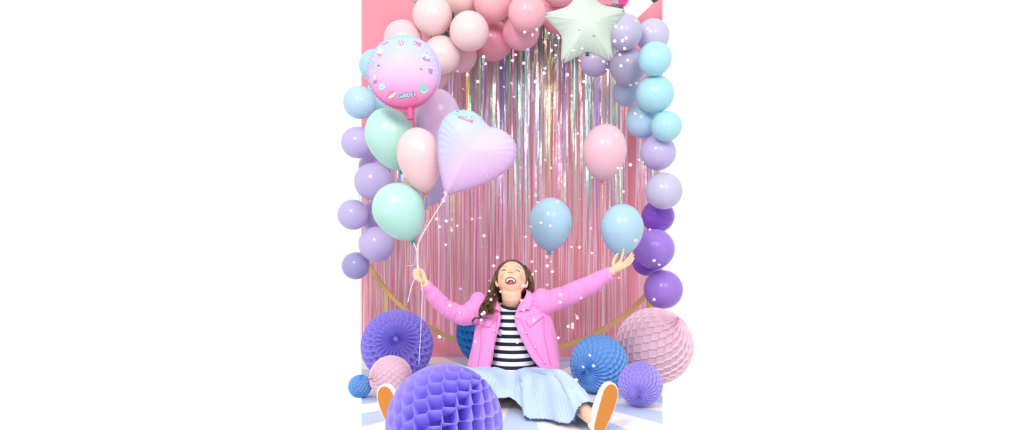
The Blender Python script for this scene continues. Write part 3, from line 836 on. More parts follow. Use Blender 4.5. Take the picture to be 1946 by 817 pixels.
# open left hand (image right), palm up
k_ = .0072
Wd = 3.185
for (bx, by, bd) in ((1179, 498, 3.19), (1184, 500, 3.175), (1187, 503, 3.16), (1188, 506, 3.145)):
    btube([P(1164.5, 514.5, 3.19), P((1164.5+bx)/2, (514.5+by)/2 + .5, (3.19+bd)/2), P(bx, by, bd)], [.018, .0145, .0105], 12, 4)
btube([P(1166, 511, 3.19), P(1176, 505, 3.18), P(1185, 503, 3.165)], [.017, .018, .013], 12, 4)
finger([P(1178, 499, 3.19), P(1181.5, 490, 3.193), P(1184, 481, 3.19), P(1185.3, 473, 3.18)], .0075, .0050)     # index
finger([P(1183.5, 501, 3.175), P(1190.5, 495.5, 3.175), P(1196.5, 488, 3.175), P(1201.5, 480, 3.17)], .0076, .0050)  # middle
finger([P(1186.5, 504, 3.16), P(1193.5, 499, 3.155), P(1199.5, 491.5, 3.15), P(1204.5, 483.5, 3.148)], .0072, .0047)  # ring
finger([P(1187.5, 507, 3.145), P(1194, 503.5, 3.135), P(1200, 497.5, 3.128), P(1205.2, 490, 3.12)], .0064, .0042)   # little
finger([P(1166, 509, 3.195), P(1165.5, 500, 3.215), P(1168.5, 491, 3.225), P(1174, 481.5, 3.225)], .0092, .0056)     # thumb
# fist round the ribbons (image left)
for i in range(4):
    y0 = 513.5 + i*4.6
    btube([P(806, 537, 3.155), P(804.5 - i*.3, 524 + i*2.5, 3.165), P(801 - i*.4, y0 + .5, 3.165)], [.019, .015, .011], 12, 4)
    finger([P(801 - i*.4, y0, 3.165), P(792.5, y0 - 2.2 + i*.3, 3.158), P(786.3 + abs(i-1)*.7, y0 + .8, 3.142), P(789.5, y0 + 1.6, 3.118)], .0082 - i*.0003, .0068)
    btube([P(789.5, y0 + 1.6, 3.118), P(796.5, y0 + 1.2, 3.116)], [.0068, .0058], 10, 4)
finger([P(804, 533, 3.135), P(798.5, 533.5, 3.112), P(793, 529.5, 3.102), P(789, 523, 3.100)], .0105, .0068)
# legs and feet
def legpath(a): return a
AR = Vector((.352, 2.80, .062)); AL = Vector((-.488, 2.835, .062))
KR = Vector((.215, 3.04, .150)); KL = Vector((-.285, 3.08, .165))
btube([Vector((.06, 3.38, .08)), Vector((.14, 3.2, .112)), KR, Vector((.29, 2.91, .105)), AR, Vector((.372, 2.765, .05))], [.07, .062, .050, .042, .031, .028], 20)
btube([Vector((-.06, 3.38, .08)), Vector((-.17, 3.22, .112)), KL, Vector((-.39, 2.95, .115)), AL, Vector((-.50, 2.80, .05))], [.07, .062, .052, .042, .031, .028], 20)
me = bpy.data.meshes.new('body'); me.from_pydata([tuple(gi @ v) for v in BV], [], BF); me.update()
tmp = bpy.data.objects.new('tmp_body', me); C.objects.link(tmp)
md = tmp.modifiers.new('r', 'REMESH'); md.mode = 'VOXEL'; md.voxel_size = .0024; md.use_smooth_shade = True
md = tmp.modifiers.new('s', 'SMOOTH'); md.factor = .5; md.iterations = 2
dg = bpy.context.evaluated_depsgraph_get(); me2 = bpy.data.meshes.new_from_object(tmp.evaluated_get(dg)); me2.name = 'body'
bpy.data.objects.remove(tmp); bpy.data.meshes.remove(me)
me2.materials.clear()
body = link('body', me2, SK, girl)

# rosy cheeks, nose and ear tips: the skin's own colour
nt = SK.node_tree; tcs = nt.nodes.new('ShaderNodeTexCoord'); acc = None
for (x, y, rad_, amt) in ((953, 526, .030, .75), (990, 527, .030, .75), (970.5, 516, .014, .5), (943, 546, .018, .6), (1002, 547, .018, .6)):
    c_ = gi @ cast(hb, x, y); dn = nt.nodes.new('ShaderNodeVectorMath'); dn.operation = 'DISTANCE'; dn.inputs[1].default_value = c_
    nt.links.new(tcs.outputs['Object'], dn.inputs[0])
    mr_ = nt.nodes.new('ShaderNodeMapRange'); mr_.interpolation_type = 'SMOOTHSTEP'; mr_.inputs[1].default_value = rad_; mr_.inputs[2].default_value = 0; mr_.inputs[3].default_value = 0; mr_.inputs[4].default_value = amt
    nt.links.new(dn.outputs['Value'], mr_.inputs[0])
    acc = mr_.outputs[0] if acc is None else mth(nt, 'MAXIMUM', acc, mr_.outputs[0])
mx_ = nt.nodes.new('ShaderNodeMix'); mx_.data_type = 'RGBA'; mx_.inputs[6].default_value = lin('#f1c5a5'); mx_.inputs[7].default_value = lin('#ea9f8a')
nt.links.new(acc, mx_.inputs[0]); nt.links.new(mx_.outputs[2], nt.nodes['Principled BSDF'].inputs['Base Color'])
# face details, laid on the head
def patch(name, bvh, poly, m, lift, parent, rings=3):
    cx = sum(p[0] for p in poly)/len(poly); cy = sum(p[1] for p in poly)/len(poly)
    V = [cast(bvh, cx, cy, lift)]; Fc = []; n = len(poly)
    for s in range(1, rings + 1):
        for x, y in poly: V.append(cast(bvh, cx + (x-cx)*s/rings, cy + (y-cy)*s/rings, lift))
    for i in range(n):
        j = (i+1) % n; Fc.append((0, 1+i, 1+j))
        for s in range(rings - 1): Fc.append((1+s*n+i, 1+(s+1)*n+i, 1+(s+1)*n+j, 1+s*n+j))
    return gpy(name, V, Fc, m, parent)
def line(name, bvh, pxs, rad, m, lift, parent, closed=False, n=8):
    q = catmull([Vector((x, y, 0)) for x, y in (pxs + [pxs[0]] if closed else pxs)], 5)
    pts = [cast(bvh, v.x, v.y, lift) for v in q]; V = []; Fc = []
    if None in pts: print('MISS', name, pxs)
    rr = lerpf(rad, len(pts)) if isinstance(rad, list) else [rad]*len(pts)
    tube(V, Fc, pts, rr, n); return gpy(name, V, Fc, m, parent)
lipm = mat('lips', '#d4757c', .35, spec=.5); dark = mat('mouth_inside', '#6e1420', .5); tongue = mat('tongue', '#c2505c', .35)
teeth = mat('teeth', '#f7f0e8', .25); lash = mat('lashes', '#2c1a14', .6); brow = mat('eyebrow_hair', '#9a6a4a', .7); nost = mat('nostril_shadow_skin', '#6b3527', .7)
lip_o = [(959.8, 535), (961.5, 530), (965.3, 527.2), (970, 526.4), (974.8, 527.2), (979, 530), (981.2, 535.5), (979, 538.2), (975.3, 539.8), (970, 540.3), (965, 539.8), (961.3, 538)]
patch('mouth', hb, lip_o, dark, -.0032, body)
patch('tongue', hb, circ(970.3, 536.6, 4.8, 14, 2.2), tongue, -.0022, body)
to_ = [(961.3, 535.2), (963, 531.3), (966.3, 528.9), (970, 528.2), (974.2, 528.9), (977.8, 531.3), (979.6, 535.4)]
ti_ = [(963.6, 536.3), (965.2, 533.4), (967.6, 531.6), (970, 531.2), (973, 531.6), (975.6, 533.4), (977.3, 536.4)]
a_ = catmull([Vector((x, y, 0)) for x, y in to_], 4); b2 = catmull([Vector((x, y, 0)) for x, y in ti_], 4)
V = []; Fc = []
for p, q in zip(a_, b2):
    for s_ in (0, .5, 1): V.append(cast(hb, p.x + (q.x-p.x)*s_, p.y + (q.y-p.y)*s_, -.0016 + .001*math.sin(PI*s_)))
for i in range(len(a_) - 1):
    for k in range(2): a = i*3+k; Fc.append((a, a+1, a+4, a+3))
gpy('teeth', V, Fc, teeth, body)
line('lips', hb, lip_o, .0021, lipm, .0003, body, True)
for pts in ([(953.2, 515), (955.5, 513.4), (958.5, 512.9), (962, 514.2)], [(979.3, 513.6), (982.6, 513.6), (985.8, 514.8), (988.2, 517)]):
    line('eyelashes', hb, pts, [.0010, .0024, .0026, .0012], lash, .0006, body)
for pts in ([(949.8, 509.5), (954, 506.6), (958.5, 506), (963, 507.3)], [(977.5, 507.3), (982, 506.6), (987, 508.2), (991, 511.5)]):
    line('eyebrow', hb, pts, [.0007, .0014, .0013, .0008], brow, .0001, body)
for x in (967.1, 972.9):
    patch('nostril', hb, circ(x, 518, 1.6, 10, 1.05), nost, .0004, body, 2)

# hair: a cap that sinks into the skin at the hairline, and loose wavy locks
m, nt, b = newmat('brown_hair')
tc = nt.nodes.new('ShaderNodeTexCoord'); nz = nt.nodes.new('ShaderNodeTexNoise'); nz.inputs['Scale'].default_value = 38; nz.inputs['Detail'].default_value = 4
nt.links.new(tc.outputs['Object'], nz.inputs['Vector'])
rp = ramp(nt, [(.3, lin('#2c1810')), (.55, lin('#5a3622')), (.75, lin('#8a5c3c'))]); nt.links.new(nz.outputs['Fac'], rp.inputs[0]); nt.links.new(rp.outputs[0], b.inputs['Base Color'])
b.inputs['Roughness'].default_value = .42
HAIR = m
def hair_off(x, f, u):
    line_ = .052 if u > .07 else (.052 - (.07 - u)*.55 if u > 0 else .0135 + u*.55)
    t = (line_ - f) / .014 + 0.15*math.sin(abs(x)*260)
    t = max(-1, min(1, t))
    return -.004 + .008*(t + 1)
V = []; Fc = []
head_mesh(V, Fc, hair_off)
rh = random.Random(5)
def lock(pts, r0, jx=4, jy=4, d0=0):
    ox, oy, od = rh.gauss(0, jx), rh.gauss(0, jy), rh.gauss(0, .012)
    q = []
    for i, (x, y, d) in enumerate(pts):
        k = min(1, .35 + .65*i/(len(pts)-1))
        q.append(P(x + ox*k + rh.gauss(0, .6), y + oy*k*.4, d + od*k))
    c_ = catmull(q, 7)
    rr = [r0*(.75 + .6*math.sin(PI*min(1, i/len(c_)*1.15))) * (1 - .8*(i/len(c_))**3) for i in range(len(c_))]
    tube(V, Fc, c_, rr, 6, True, .6)
left = [[(951, 505, 3.40), (943, 524, 3.40), (937, 545, 3.38), (933, 566, 3.33), (928, 585, 3.27), (932, 598, 3.24)],
        [(949, 512, 3.41), (940, 532, 3.41), (934, 552, 3.40), (927, 568, 3.34), (918, 584, 3.27), (914, 602, 3.24)],
        [(948, 520, 3.40), (942, 540, 3.40), (940, 560, 3.36), (938, 572, 3.29), (931, 586, 3.25), (925, 590, 3.24)]]
for i in range(44): lock(left[i % 3], rh.uniform(.0045, .0085), 3.4, 3)
curls = [[(934, 560, 3.31), (924, 574, 3.27), (917, 590, 3.24), (914, 603, 3.235), (904, 604, 3.235), (899, 610, 3.235), (901, 619, 3.23)],
         [(936, 566, 3.29), (925, 580, 3.25), (926, 594, 3.235), (935, 596, 3.235), (939, 586, 3.235), (942, 577, 3.24)],
         [(930, 563, 3.31), (918, 576, 3.26), (914, 588, 3.245), (912, 600, 3.24), (910, 610, 3.235)],
         [(936, 562, 3.30), (930, 576, 3.25), (922, 580, 3.24), (919, 588, 3.24), (923, 597, 3.235), (930, 597, 3.235)]]
for i in range(14): lock(curls[i % 4], rh.uniform(.003, .005), 1.6, 2)
right = [[(996, 505, 3.42), (1004, 520, 3.42), (1009, 536, 3.41), (1010, 550, 3.39), (1005, 564, 3.36), (1000, 574, 3.33)],
         [(1000, 515, 3.41), (1006, 532, 3.41), (1006, 548, 3.40), (1000, 562, 3.36), (996, 570, 3.33)],
         [(998, 525, 3.42), (1002, 542, 3.43), (1000, 556, 3.42), (996, 568, 3.38)]]
for i in range(34): lock(right[i % 3], rh.uniform(.0045, .008), 2.2, 3)
back = [[(975, 540, 3.46), (972, 565, 3.46), (968, 590, 3.47)], [(955, 545, 3.45), (950, 570, 3.45), (946, 588, 3.46)], [(992, 545, 3.45), (996, 566, 3.45), (996, 585, 3.46)]]
for i in range(24): lock(back[i % 3], .009, 5, 3)
gpy('hair', V, Fc, HAIR, girl)

# striped shirt
m, nt, b = newmat('striped_jersey')
tc = nt.nodes.new('ShaderNodeTexCoord'); sp = nt.nodes.new('ShaderNodeSeparateXYZ'); nt.links.new(tc.outputs['Object'], sp.inputs[0])
fr = mth(nt, 'FRACT', mth(nt, 'MULTIPLY', mth(nt, 'SUBTRACT', sp.outputs['Z'], .1655), 1/.0405))
rp = ramp(nt, [(0, lin('#f2f0f0')), (.50, lin('#f2f0f0')), (.53, lin('#0e1030')), (.97, lin('#0e1030')), (1, lin('#f2f0f0'))]); nt.links.new(fr, rp.inputs[0]); nt.links.new(rp.outputs[0], b.inputs['Base Color']); b.inputs['Roughness'].default_value = .8
SHIRT = m
V = []; Fc = []
lv = [(.150, .134, .108, 3.385), (.19, .124, .104, 3.382), (.24, .119, .104, 3.384), (.31, .114, .096, 3.388), (.38, .116, .088, 3.392), (.44, .118, .080, 3.393), (.475, .112, .080, 3.391), (.497, .094, .076, 3.388), (.511, .076, .070, 3.385), (.521, .066, .064, 3.382)]
n = 64
for z, a, bb, yc in lv:
    for k in range(n):
        t = 2*PI*k/n
        dip = -.016*max(0, -math.sin(t))**2*max(0, (z - .47)/.04) + (-.012*max(0, -math.sin(t)) * max(0, (.24 - z)/.09))
        V.append((.006 + a*math.cos(t), yc + bb*math.sin(t), z + dip))
for i in range(len(lv) - 1):
    for k in range(n): Fc.append((i*n+k, i*n+(k+1) % n, (i+1)*n+(k+1) % n, (i+1)*n+k))
o = gpy('shirt', V, Fc, SHIRT); o['label'] = 'navy and white striped top'
md = o.modifiers.new('s', 'SOLIDIFY'); md.thickness = .003; md = o.modifiers.new('b', 'SUBSURF'); md.levels = 1; md.render_levels = 2
V = []; Fc = []
q = [Vector((.006 + .066*math.cos(t), 3.382 + .064*math.sin(t), .518 - .016*max(0, -math.sin(t))**2)) for t in [2*PI*i/40 for i in range(41)]]
tube(V, Fc, q, [.0075]*41, 8, False); o = gpy('neckband', V, Fc, mat('navy_rib', '#0e1030', .8), o)

# pink jacket: open front shell with sleeves
JK = mat('pink_denim', '#f698d6', .8, bump=.2, bscale=260, var=.10, vscale=26)
JK2 = mat('pink_denim_flap', '#f596d4', .8, bump=.2, bscale=260)
def pxx(px, d): return (px - HX)/F*d
jl = [  # z, half-width left, half-width right, front depth, back depth, opening edges in px
 (.165, .250, .262, .150, .125, 925, 1040), (.20, .243, .256, .148, .125, 930, 1026), (.25, .232, .250, .144, .122, 935.5, 1011), (.31, .221, .240, .139, .118, 938.5, 999),
 (.37, .212, .228, .132, .112, 943, 988), (.42, .202, .216, .124, .106, 948, 980), (.46, .188, .204, .112, .100, 951, 977), (.50, .168, .182, .098, .094, 948, 982), (.525, .140, .150, .088, .088, 945, 987), (.545, .105, .112, .080, .082, 943, 991), (.556, .078, .082, .074, .078, 943.5, 993)]
V = []; Fc = []; n = 96
JY = 3.392
for z, aL, aR, bf, bk, eL, eR in jl:
    # arc angle measured from front centre; opening edge x converts to start angle
    def ptj(t):                        # t in (-pi, pi), 0 = front centre, + = image right
        s_, c_ = math.sin(t), math.cos(t); e = 2/2.35
        a = aR if s_ >= 0 else aL
        bb = bf if c_ >= 0 else bk
        return Vector((.006 + a*math.copysign(abs(s_)**e, s_), JY - bb*math.copysign(abs(c_)**e, c_), z))
    def solve(px, sg):
        lo, hi = 0, PI/2
        for _ in range(30):
            mid = (lo + hi)/2; p = ptj(sg*mid); x = to_px(p)[0]
            if (x - px)*sg < 0: lo = mid
            else: hi = mid
        return lo
    tR = solve(eR, 1); tL = solve(eL, -1)
    for k in range(n + 1):
        t = tR + (2*PI - tR - tL)*k/n
        if t > PI: t -= 2*PI
        p = ptj(t)
        w_ = .0045*math.sin(9*t + 6*z*3) * (1 - (z - .16)/.4) + .003*noise.noise(Vector((p.x*14, p.y*14, p.z*9)))
        dirv = Vector((p.x - .006, p.y - JY, 0)).normalized()
        V.append(p + dirv*w_)
for i in range(len(jl) - 1):
    for k in range(n): a = i*(n+1)+k; Fc.append((a, a+1, a+n+2, a+n+1))
body_jacket = (V[:], Fc[:])
jb = BVHTree.FromPolygons(V, Fc)
bmj = bmesh.new()
vs_ = [bmj.verts.new(gi @ v) for v in V]
for f in Fc: bmj.faces.new([vs_[i] for i in f])
# inner lining: the same shell 7 mm further in, closed along its rim
def shrink(v): 
    d = Vector((v.x - .006, v.y - JY, 0)); return v - d.normalized()*.007
vi_ = [bmj.verts.new(gi @ shrink(v)) for v in V]
for f in Fc: bmj.faces.new([vi_[i] for i in f][::-1])
nr_ = len(jl)
rim = [k for k in range(n + 1)] + [i*(n+1) + n for i in range(1, nr_)] + [(nr_-1)*(n+1) + k for k in range(n - 1, -1, -1)] + [i*(n+1) for i in range(nr_ - 2, 0, -1)]
for i in range(len(rim)):
    a, b_ = rim[i], rim[(i+1) % len(rim)]; bmj.faces.new((vs_[a], vi_[a], vi_[b_], vs_[b_]))
def sleeve(pts, rad, seed, nn=40, k=16):
    q = catmull(pts, k); rr = lerpf(rad, len(q)); V = []; Fc = []
    L_ = len(q)
    def disp(t, a, p):
        g = .007*math.sin(a*11 + seed) * math.exp(-((t - .93)/.09)**2)
        wr = .5 + .5*noise.noise(Vector((t*26 + 1.6*math.sin(a + seed), a*.5, seed)))
        fold = -.010*max(0, wr - .52)*2.2 * (.3 + .7*math.exp(-((t - .5)/.25)**2))
        cuff = .0022 if t < .10 else 0
        return g + fold + cuff + .004*noise.noise(p*18)
    tube(V, Fc, q, rr, nn, False, 1.0, disp)
    b0 = len(V)                              # cuff turned inside so that the opening has thickness
    tg = (q[1] - q[0]).normalized()
    for i in range(nn): V.append(V[i] + (q[0] - V[i])*.14 + tg*.001)
    for i in range(nn): V.append(V[i] + (q[0] - V[i])*.16 + tg*.03)
    for i in range(nn):
        j = (i+1) % nn; Fc.append((i, b0+i, b0+j, j)); Fc.append((b0+i, b0+nn+i, b0+nn+j, b0+j))
    vs2 = [bmj.verts.new(gi @ v) for v in V]
    for f in Fc: bmj.faces.new([vs2[i] for i in f])
    return V, Fc
lsl = sleeve([P(808, 540.5, 3.155), P(818, 554, 3.18), P(834, 573, 3.22), P(857, 590, 3.265), P(884, 599, 3.31), P(904, 590, 3.35), P(921, 582, 3.375)],
       [.029, .033, .042, .046, .050, .060, .068, .062], 1.0)
rsl = sleeve([P(1162.5, 517.5, 3.195), P(1148, 526, 3.21), P(1120, 541.5, 3.25), P(1084, 559, 3.30), P(1052, 571, 3.345), P(1030, 577, 3.37), P(1012, 580, 3.38)],
       [.031, .038, .048, .055, .058, .063, .064, .060], 4.0)
# shoulder puffs
for (c_, rx, rz, sg) in ((P(912, 581, 3.375), .056, .072, -1), (P(1026, 573, 3.375), .056, .070, 1)):
    V = []; Fc = []
    ax = Matrix.Rotation(sg*.30, 3, 'Y')
    ellip(V, Fc, Vector((0, 0, 0)), None, (1, 1, 1), 44, 26)
    V = [c_ + ax @ Vector((v.x*rx*(1 + .05*math.sin(16*math.atan2(v.y, v.z))), v.y*.068*(1 + .05*math.sin(16*math.atan2(v.y, v.z))), v.z*rz*(1 + .06*math.sin(16*math.atan2(v.y, v.z))))) for v in V]
    vs2 = [bmj.verts.new(gi @ v) for v in V]
    for f in Fc: bmj.faces.new([vs2[i] for i in f])
bmesh.ops.recalc_face_normals(bmj, faces=bmj.faces[:])
jacket = obj('jacket', bmj, JK, girl); jacket['label'] = 'pink denim jacket worn open'
def plate(name, bvh, poly, m, parent, lift=.006, th=.004, sub=6):
    """a flap of cloth laid on a surface: outline in px, thickness th"""
    cx = sum(p[0] for p in poly)/len(poly); cy = sum(p[1] for p in poly)/len(poly)
    edge = []
    for i in range(len(poly)):
        x0, y0 = poly[i]; x1, y1 = poly[(i+1) % len(poly)]
        for s_ in range(sub): edge.append((x0 + (x1-x0)*s_/sub, y0 + (y1-y0)*s_/sub))
    n = len(edge); V = []; Fc = []; last = None
    def cc(x, y, l):
        nonlocal last
        v = cast(bvh, x, y, l)
        if v is None or (last is not None and abs(v.y - last) > .08): v = P(x, y, last)
        else: last = v.y
        return v
    top = [cc(cx, cy, lift + th)]
    for s_ in (.4, .75, .97):
        for x, y in edge: top.append(cc(cx + (x-cx)*s_, cy + (y-cy)*s_, lift + th*(1 if s_ < .9 else .8)))
    for x, y in edge: top.append(cc(x, y, lift - .004))
    V = top
    for i in range(n):
        j = (i+1) % n; Fc.append((0, 1+i, 1+j))
        for s_ in range(3): Fc.append((1+s_*n+i, 1+(s_+1)*n+i, 1+(s_+1)*n+j, 1+s_*n+j))
    return gpy(name, V, Fc, m, parent)
plate('pocket_flap', jb, [(905, 612), (911, 604), (940, 607), (931, 622), (916, 618)], JK2, jacket)
plate('pocket_flap', jb, [(997, 609), (1024.5, 594.5), (1032, 601), (1006, 622)], JK2, jacket)
# collar: a folded band round the neck with two points in front
def collar():
    I_ = [(-.060, 3.283, .490), (-.073, 3.31, .540), (-.080, 3.36, .585), (-.058, 3.43, .605), (0, 3.455, .61), (.058, 3.43, .605), (.076, 3.36, .590), (.056, 3.31, .542), (.030, 3.279, .491)]
    O_ = [(-.105, 3.296, .500), (-.117, 3.325, .528), (-.118, 3.37, .548), (-.085, 3.45, .565), (0, 3.478, .57), (.085, 3.45, .565), (.120, 3.37, .552), (.112, 3.325, .530), (.092, 3.292, .498)]
    a = catmull(I_, 8); b_ = catmull(O_, 8); n = len(a); V = []; Fc = []; m_ = 6
    for p, q in zip(a, b_):
        for k in range(m_ + 1):
            t = k/m_; c_ = p.lerp(q, t); c_ += Vector((c_.x*.10, (c_.y - 3.385)*.10, .010))*math.sin(PI*t); V.append(c_)
    for i in range(n - 1):
        for k in range(m_): x = i*(m_+1)+k; Fc.append((x, x+1, x+m_+2, x+m_+1))
    o = gpy('collar', V, Fc, JK2, jacket); md = o.modifiers.new('s', 'SOLIDIFY'); md.thickness = .006; md.offset = 0
    md = o.modifiers.new('b', 'SUBSURF'); md.levels = 1; md.render_levels = 1
collar()
# buttons
btn = mat('metal_button', '#d9d3d8', .3, .6)
for (x, y) in ((917, 609), (983, 603.5), (1016, 608.5), (998, 633), (1016, 660), (1033, 688), (940, 629)):
    p = cast(jb, x, y, .008); 
    if p is None: continue
    V = []; Fc = []
    lathe(V, Fc, [(0, .0030), (.0022, .0034), (.0048, .0038), (.0062, .0026), (.0065, -.004), (0, -.004)], 16, Matrix.Translation(p) @ Matrix.Rotation(PI/2, 4, 'X'))
    gpy('button', V, Fc, btn, jacket)
# seams
seam = mat('pink_topstitch', '#ea7fca', .8)
for pts in ([(946, 600), (941, 640), (936, 672), (931, 694)], [(988, 604), (1000, 632), (1016, 662), (1034, 690)], [(915, 622), (915, 650), (909, 696)], [(1032, 602), (1034, 640), (1046, 695)]):
    q = catmull([Vector((x, y, 0)) for x, y in pts], 8); pp = [cast(jb, v.x, v.y, .0065) for v in q]; pp = [p for p in pp if p is not None]
    if len(pp) > 3:
        V = []; Fc = []; tube(V, Fc, pp, [.0016]*len(pp), 6); gpy('seam', V, Fc, seam, jacket)

# pleated skirt draped over both legs
SKM = mat('pleated_cotton', '#bfd3f4', .8, bump=.15, bscale=300)
hem = [  # angle order: from the back, down the image left side, front, image right side, back
 (.0, 3.60, .012), (-.17, 3.56, .012), (-.27, 3.45, .012), (-.36, 3.25, .012), (-.455, 3.05, .012), (-.49, 2.94, .05), (-.455, 2.90, .11), (-.40, 2.90, .05), (-.33, 2.97, .015), (-.20, 3.07, .03), (-.08, 3.13, .065), (-.01, 3.14, .07), (.035, 3.09, .05), (.062, 3.0, .012), (.10, 2.965, .008), (.16, 2.955, .008), (.215, 2.885, .012), (.2725, 2.82, .035), (.294, 2.795, .098), (.3235, 2.80, .128), (.385, 2.845, .085), (.430, 2.92, .02), (.40, 3.10, .012), (.335, 3.28, .012), (.26, 3.47, .012), (.15, 3.57, .012), (.0, 3.60, .012)]
NU, NV = 520, 44
hq = catmull([Vector(h) for h in hem], 24)
def hem_at(t):
    f = t*(len(hq)-1); i = min(int(f), len(hq)-2); return hq[i].lerp(hq[i+1], f - i)
LEGS = [([Vector((.07, 3.38, .075)), Vector((.14, 3.2, .112)), KR, Vector((.29, 2.91, .118)), AR], [.072, .070, .064, .056, .050]),
        ([Vector((-.07, 3.38, .075)), Vector((-.17, 3.22, .112)), KL, Vector((-.39, 2.95, .115)), AL], [.072, .070, .064, .056, .042])]
def drape(x, y):
    best = 0
    for pts, rad in LEGS:
        bz = 0
        for i in range(len(pts) - 1):
            a, b_ = pts[i], pts[i+1]; ab = (b_ - a).to_2d(); t = max(0, min(1, (Vector((x, y)) - a.to_2d()).dot(ab)/ab.dot(ab)))
            c_ = a.lerp(b_, t); r = rad[i] + (rad[i+1]-rad[i])*t
            rho = (Vector((x, y)) - c_.to_2d()).length
            ztop = c_.z + r + .014
            w_ = .075 + .05*(1 if i == 0 else 0)
            z = ztop * math.exp(-(max(0, rho - r*.55)/w_)**2)
            if rho < r: z = max(z, c_.z + math.sqrt(r*r - rho*rho)*1.0 + .014)
            bz = max(bz, z)
        best = max(best, bz) if best == 0 else (best**6 + bz**6)**(1/6)
    return best
def leg_top(x, y):
    best = 0
    for pts, rad in LEGS:
        for i in range(1, len(pts) - 1):
            a, b_ = pts[i], pts[i+1]; ab = (b_ - a).to_2d(); t = max(0, min(1, (Vector((x, y)) - a.to_2d()).dot(ab)/ab.dot(ab)))
            c_ = a.lerp(b_, t); r = rad[i] + (rad[i+1]-rad[i])*t
            rho = (Vector((x, y)) - c_.to_2d()).length
            if rho < r: best = max(best, c_.z + math.sqrt(r*r - rho*rho) + .006)
    return best
V = []; Fc = []
XY = []; Zg = []; HM = [hem_at(i/NU) for i in range(NU)]; WV = []
for h in HM:
    aa = math.atan2(h.y - 3.385, h.x - .006); WV.append((.006 + .118*math.cos(aa), 3.385 + .094*math.sin(aa)))
for j in range(NV + 1):
    v = j/NV; row = []; zr = []
    for i in range(NU):
        h = HM[i]; wx, wy = WV[i]
        x, y = wx + (h.x - wx)*v, wy + (h.y - wy)*v
        z = (max(.172*(1 - v)**1.4, 0)**4 + max(drape(x, y), .008)**4)**.25
        k = max(0, (v - .72)/.28); k = k*k*(3 - 2*k)
        z = z*(1 - k) + h.z*k
        if j == 0: z = .172
        row.append((x, y)); zr.append(max(z, leg_top(x, y), .006))
    XY.append(row); Zg.append(zr)
for it in range(10):
    Zg = [Zg[0]] + [[max((Zg[j-1][i] + Zg[j+1][i] + Zg[j][i-1] + Zg[j][(i+1) % NU] + Zg[j][i-4] + Zg[j][(i+4) % NU] + 2*Zg[j][i])/8, leg_top(*XY[j][i]) if it > 7 else 0) for i in range(NU)] for j in range(1, NV)] + [Zg[-1]]
for j in range(NV + 1):
    v = j/NV
    for i in range(NU):
        t = i/NU; h = HM[i]; wx, wy = WV[i]; x, y = XY[j][i]
        rp_ = .0013*math.sin(2*PI*t*130) * min(1, v*1.8) + .004*math.sin(2*PI*t*17 + 4*v) * v
        V.append(Vector((x, y, Zg[j][i] + abs(rp_)*1.2 + .002)) + Vector((h.x - wx, h.y - wy, 0)).normalized().cross(Vector((0, 0, 1)))*rp_)
for j in range(NV):
    for i in range(NU): a = j*NU+i; b_ = j*NU+(i+1) % NU; Fc.append((a, b_, b_+NU, a+NU))
sb = BVHTree.FromPolygons(V, Fc)
skirt = gpy('skirt', V, Fc, SKM); skirt['label'] = 'pale blue pleated skirt'
md = skirt.modifiers.new('s', 'SOLIDIFY'); md.thickness = .003; md.offset = 1
V = []; Fc = []; rh = random.Random(9)
for (t0, t1, cnt) in ((.49, .61, 34), (.64, .70, 16)):
    for i in range(cnt):
        h = hem_at(rh.uniform(t0, t1)); dr = Vector((h.x - .05, h.y - 3.3, 0)).normalized()
        p0 = h + Vector((0, 0, .004)); q = [p0 - dr*.004, p0 + dr*.008 + Vector((rh.uniform(-.004, .004), 0, .003)), p0 + dr*.018 + Vector((rh.uniform(-.008, .008), 0, -.001))]
        for p in q: p.z = max(p.z, .004)
        tube(V, Fc, catmull(q, 3), [.0022]*7, 5)
o = gpy('hem_fringe', V, Fc, mat('navy_thread', '#2b4684', .8), skirt); o['kind'] = 'stuff'; o['label'] = 'frayed dark blue hem threads'

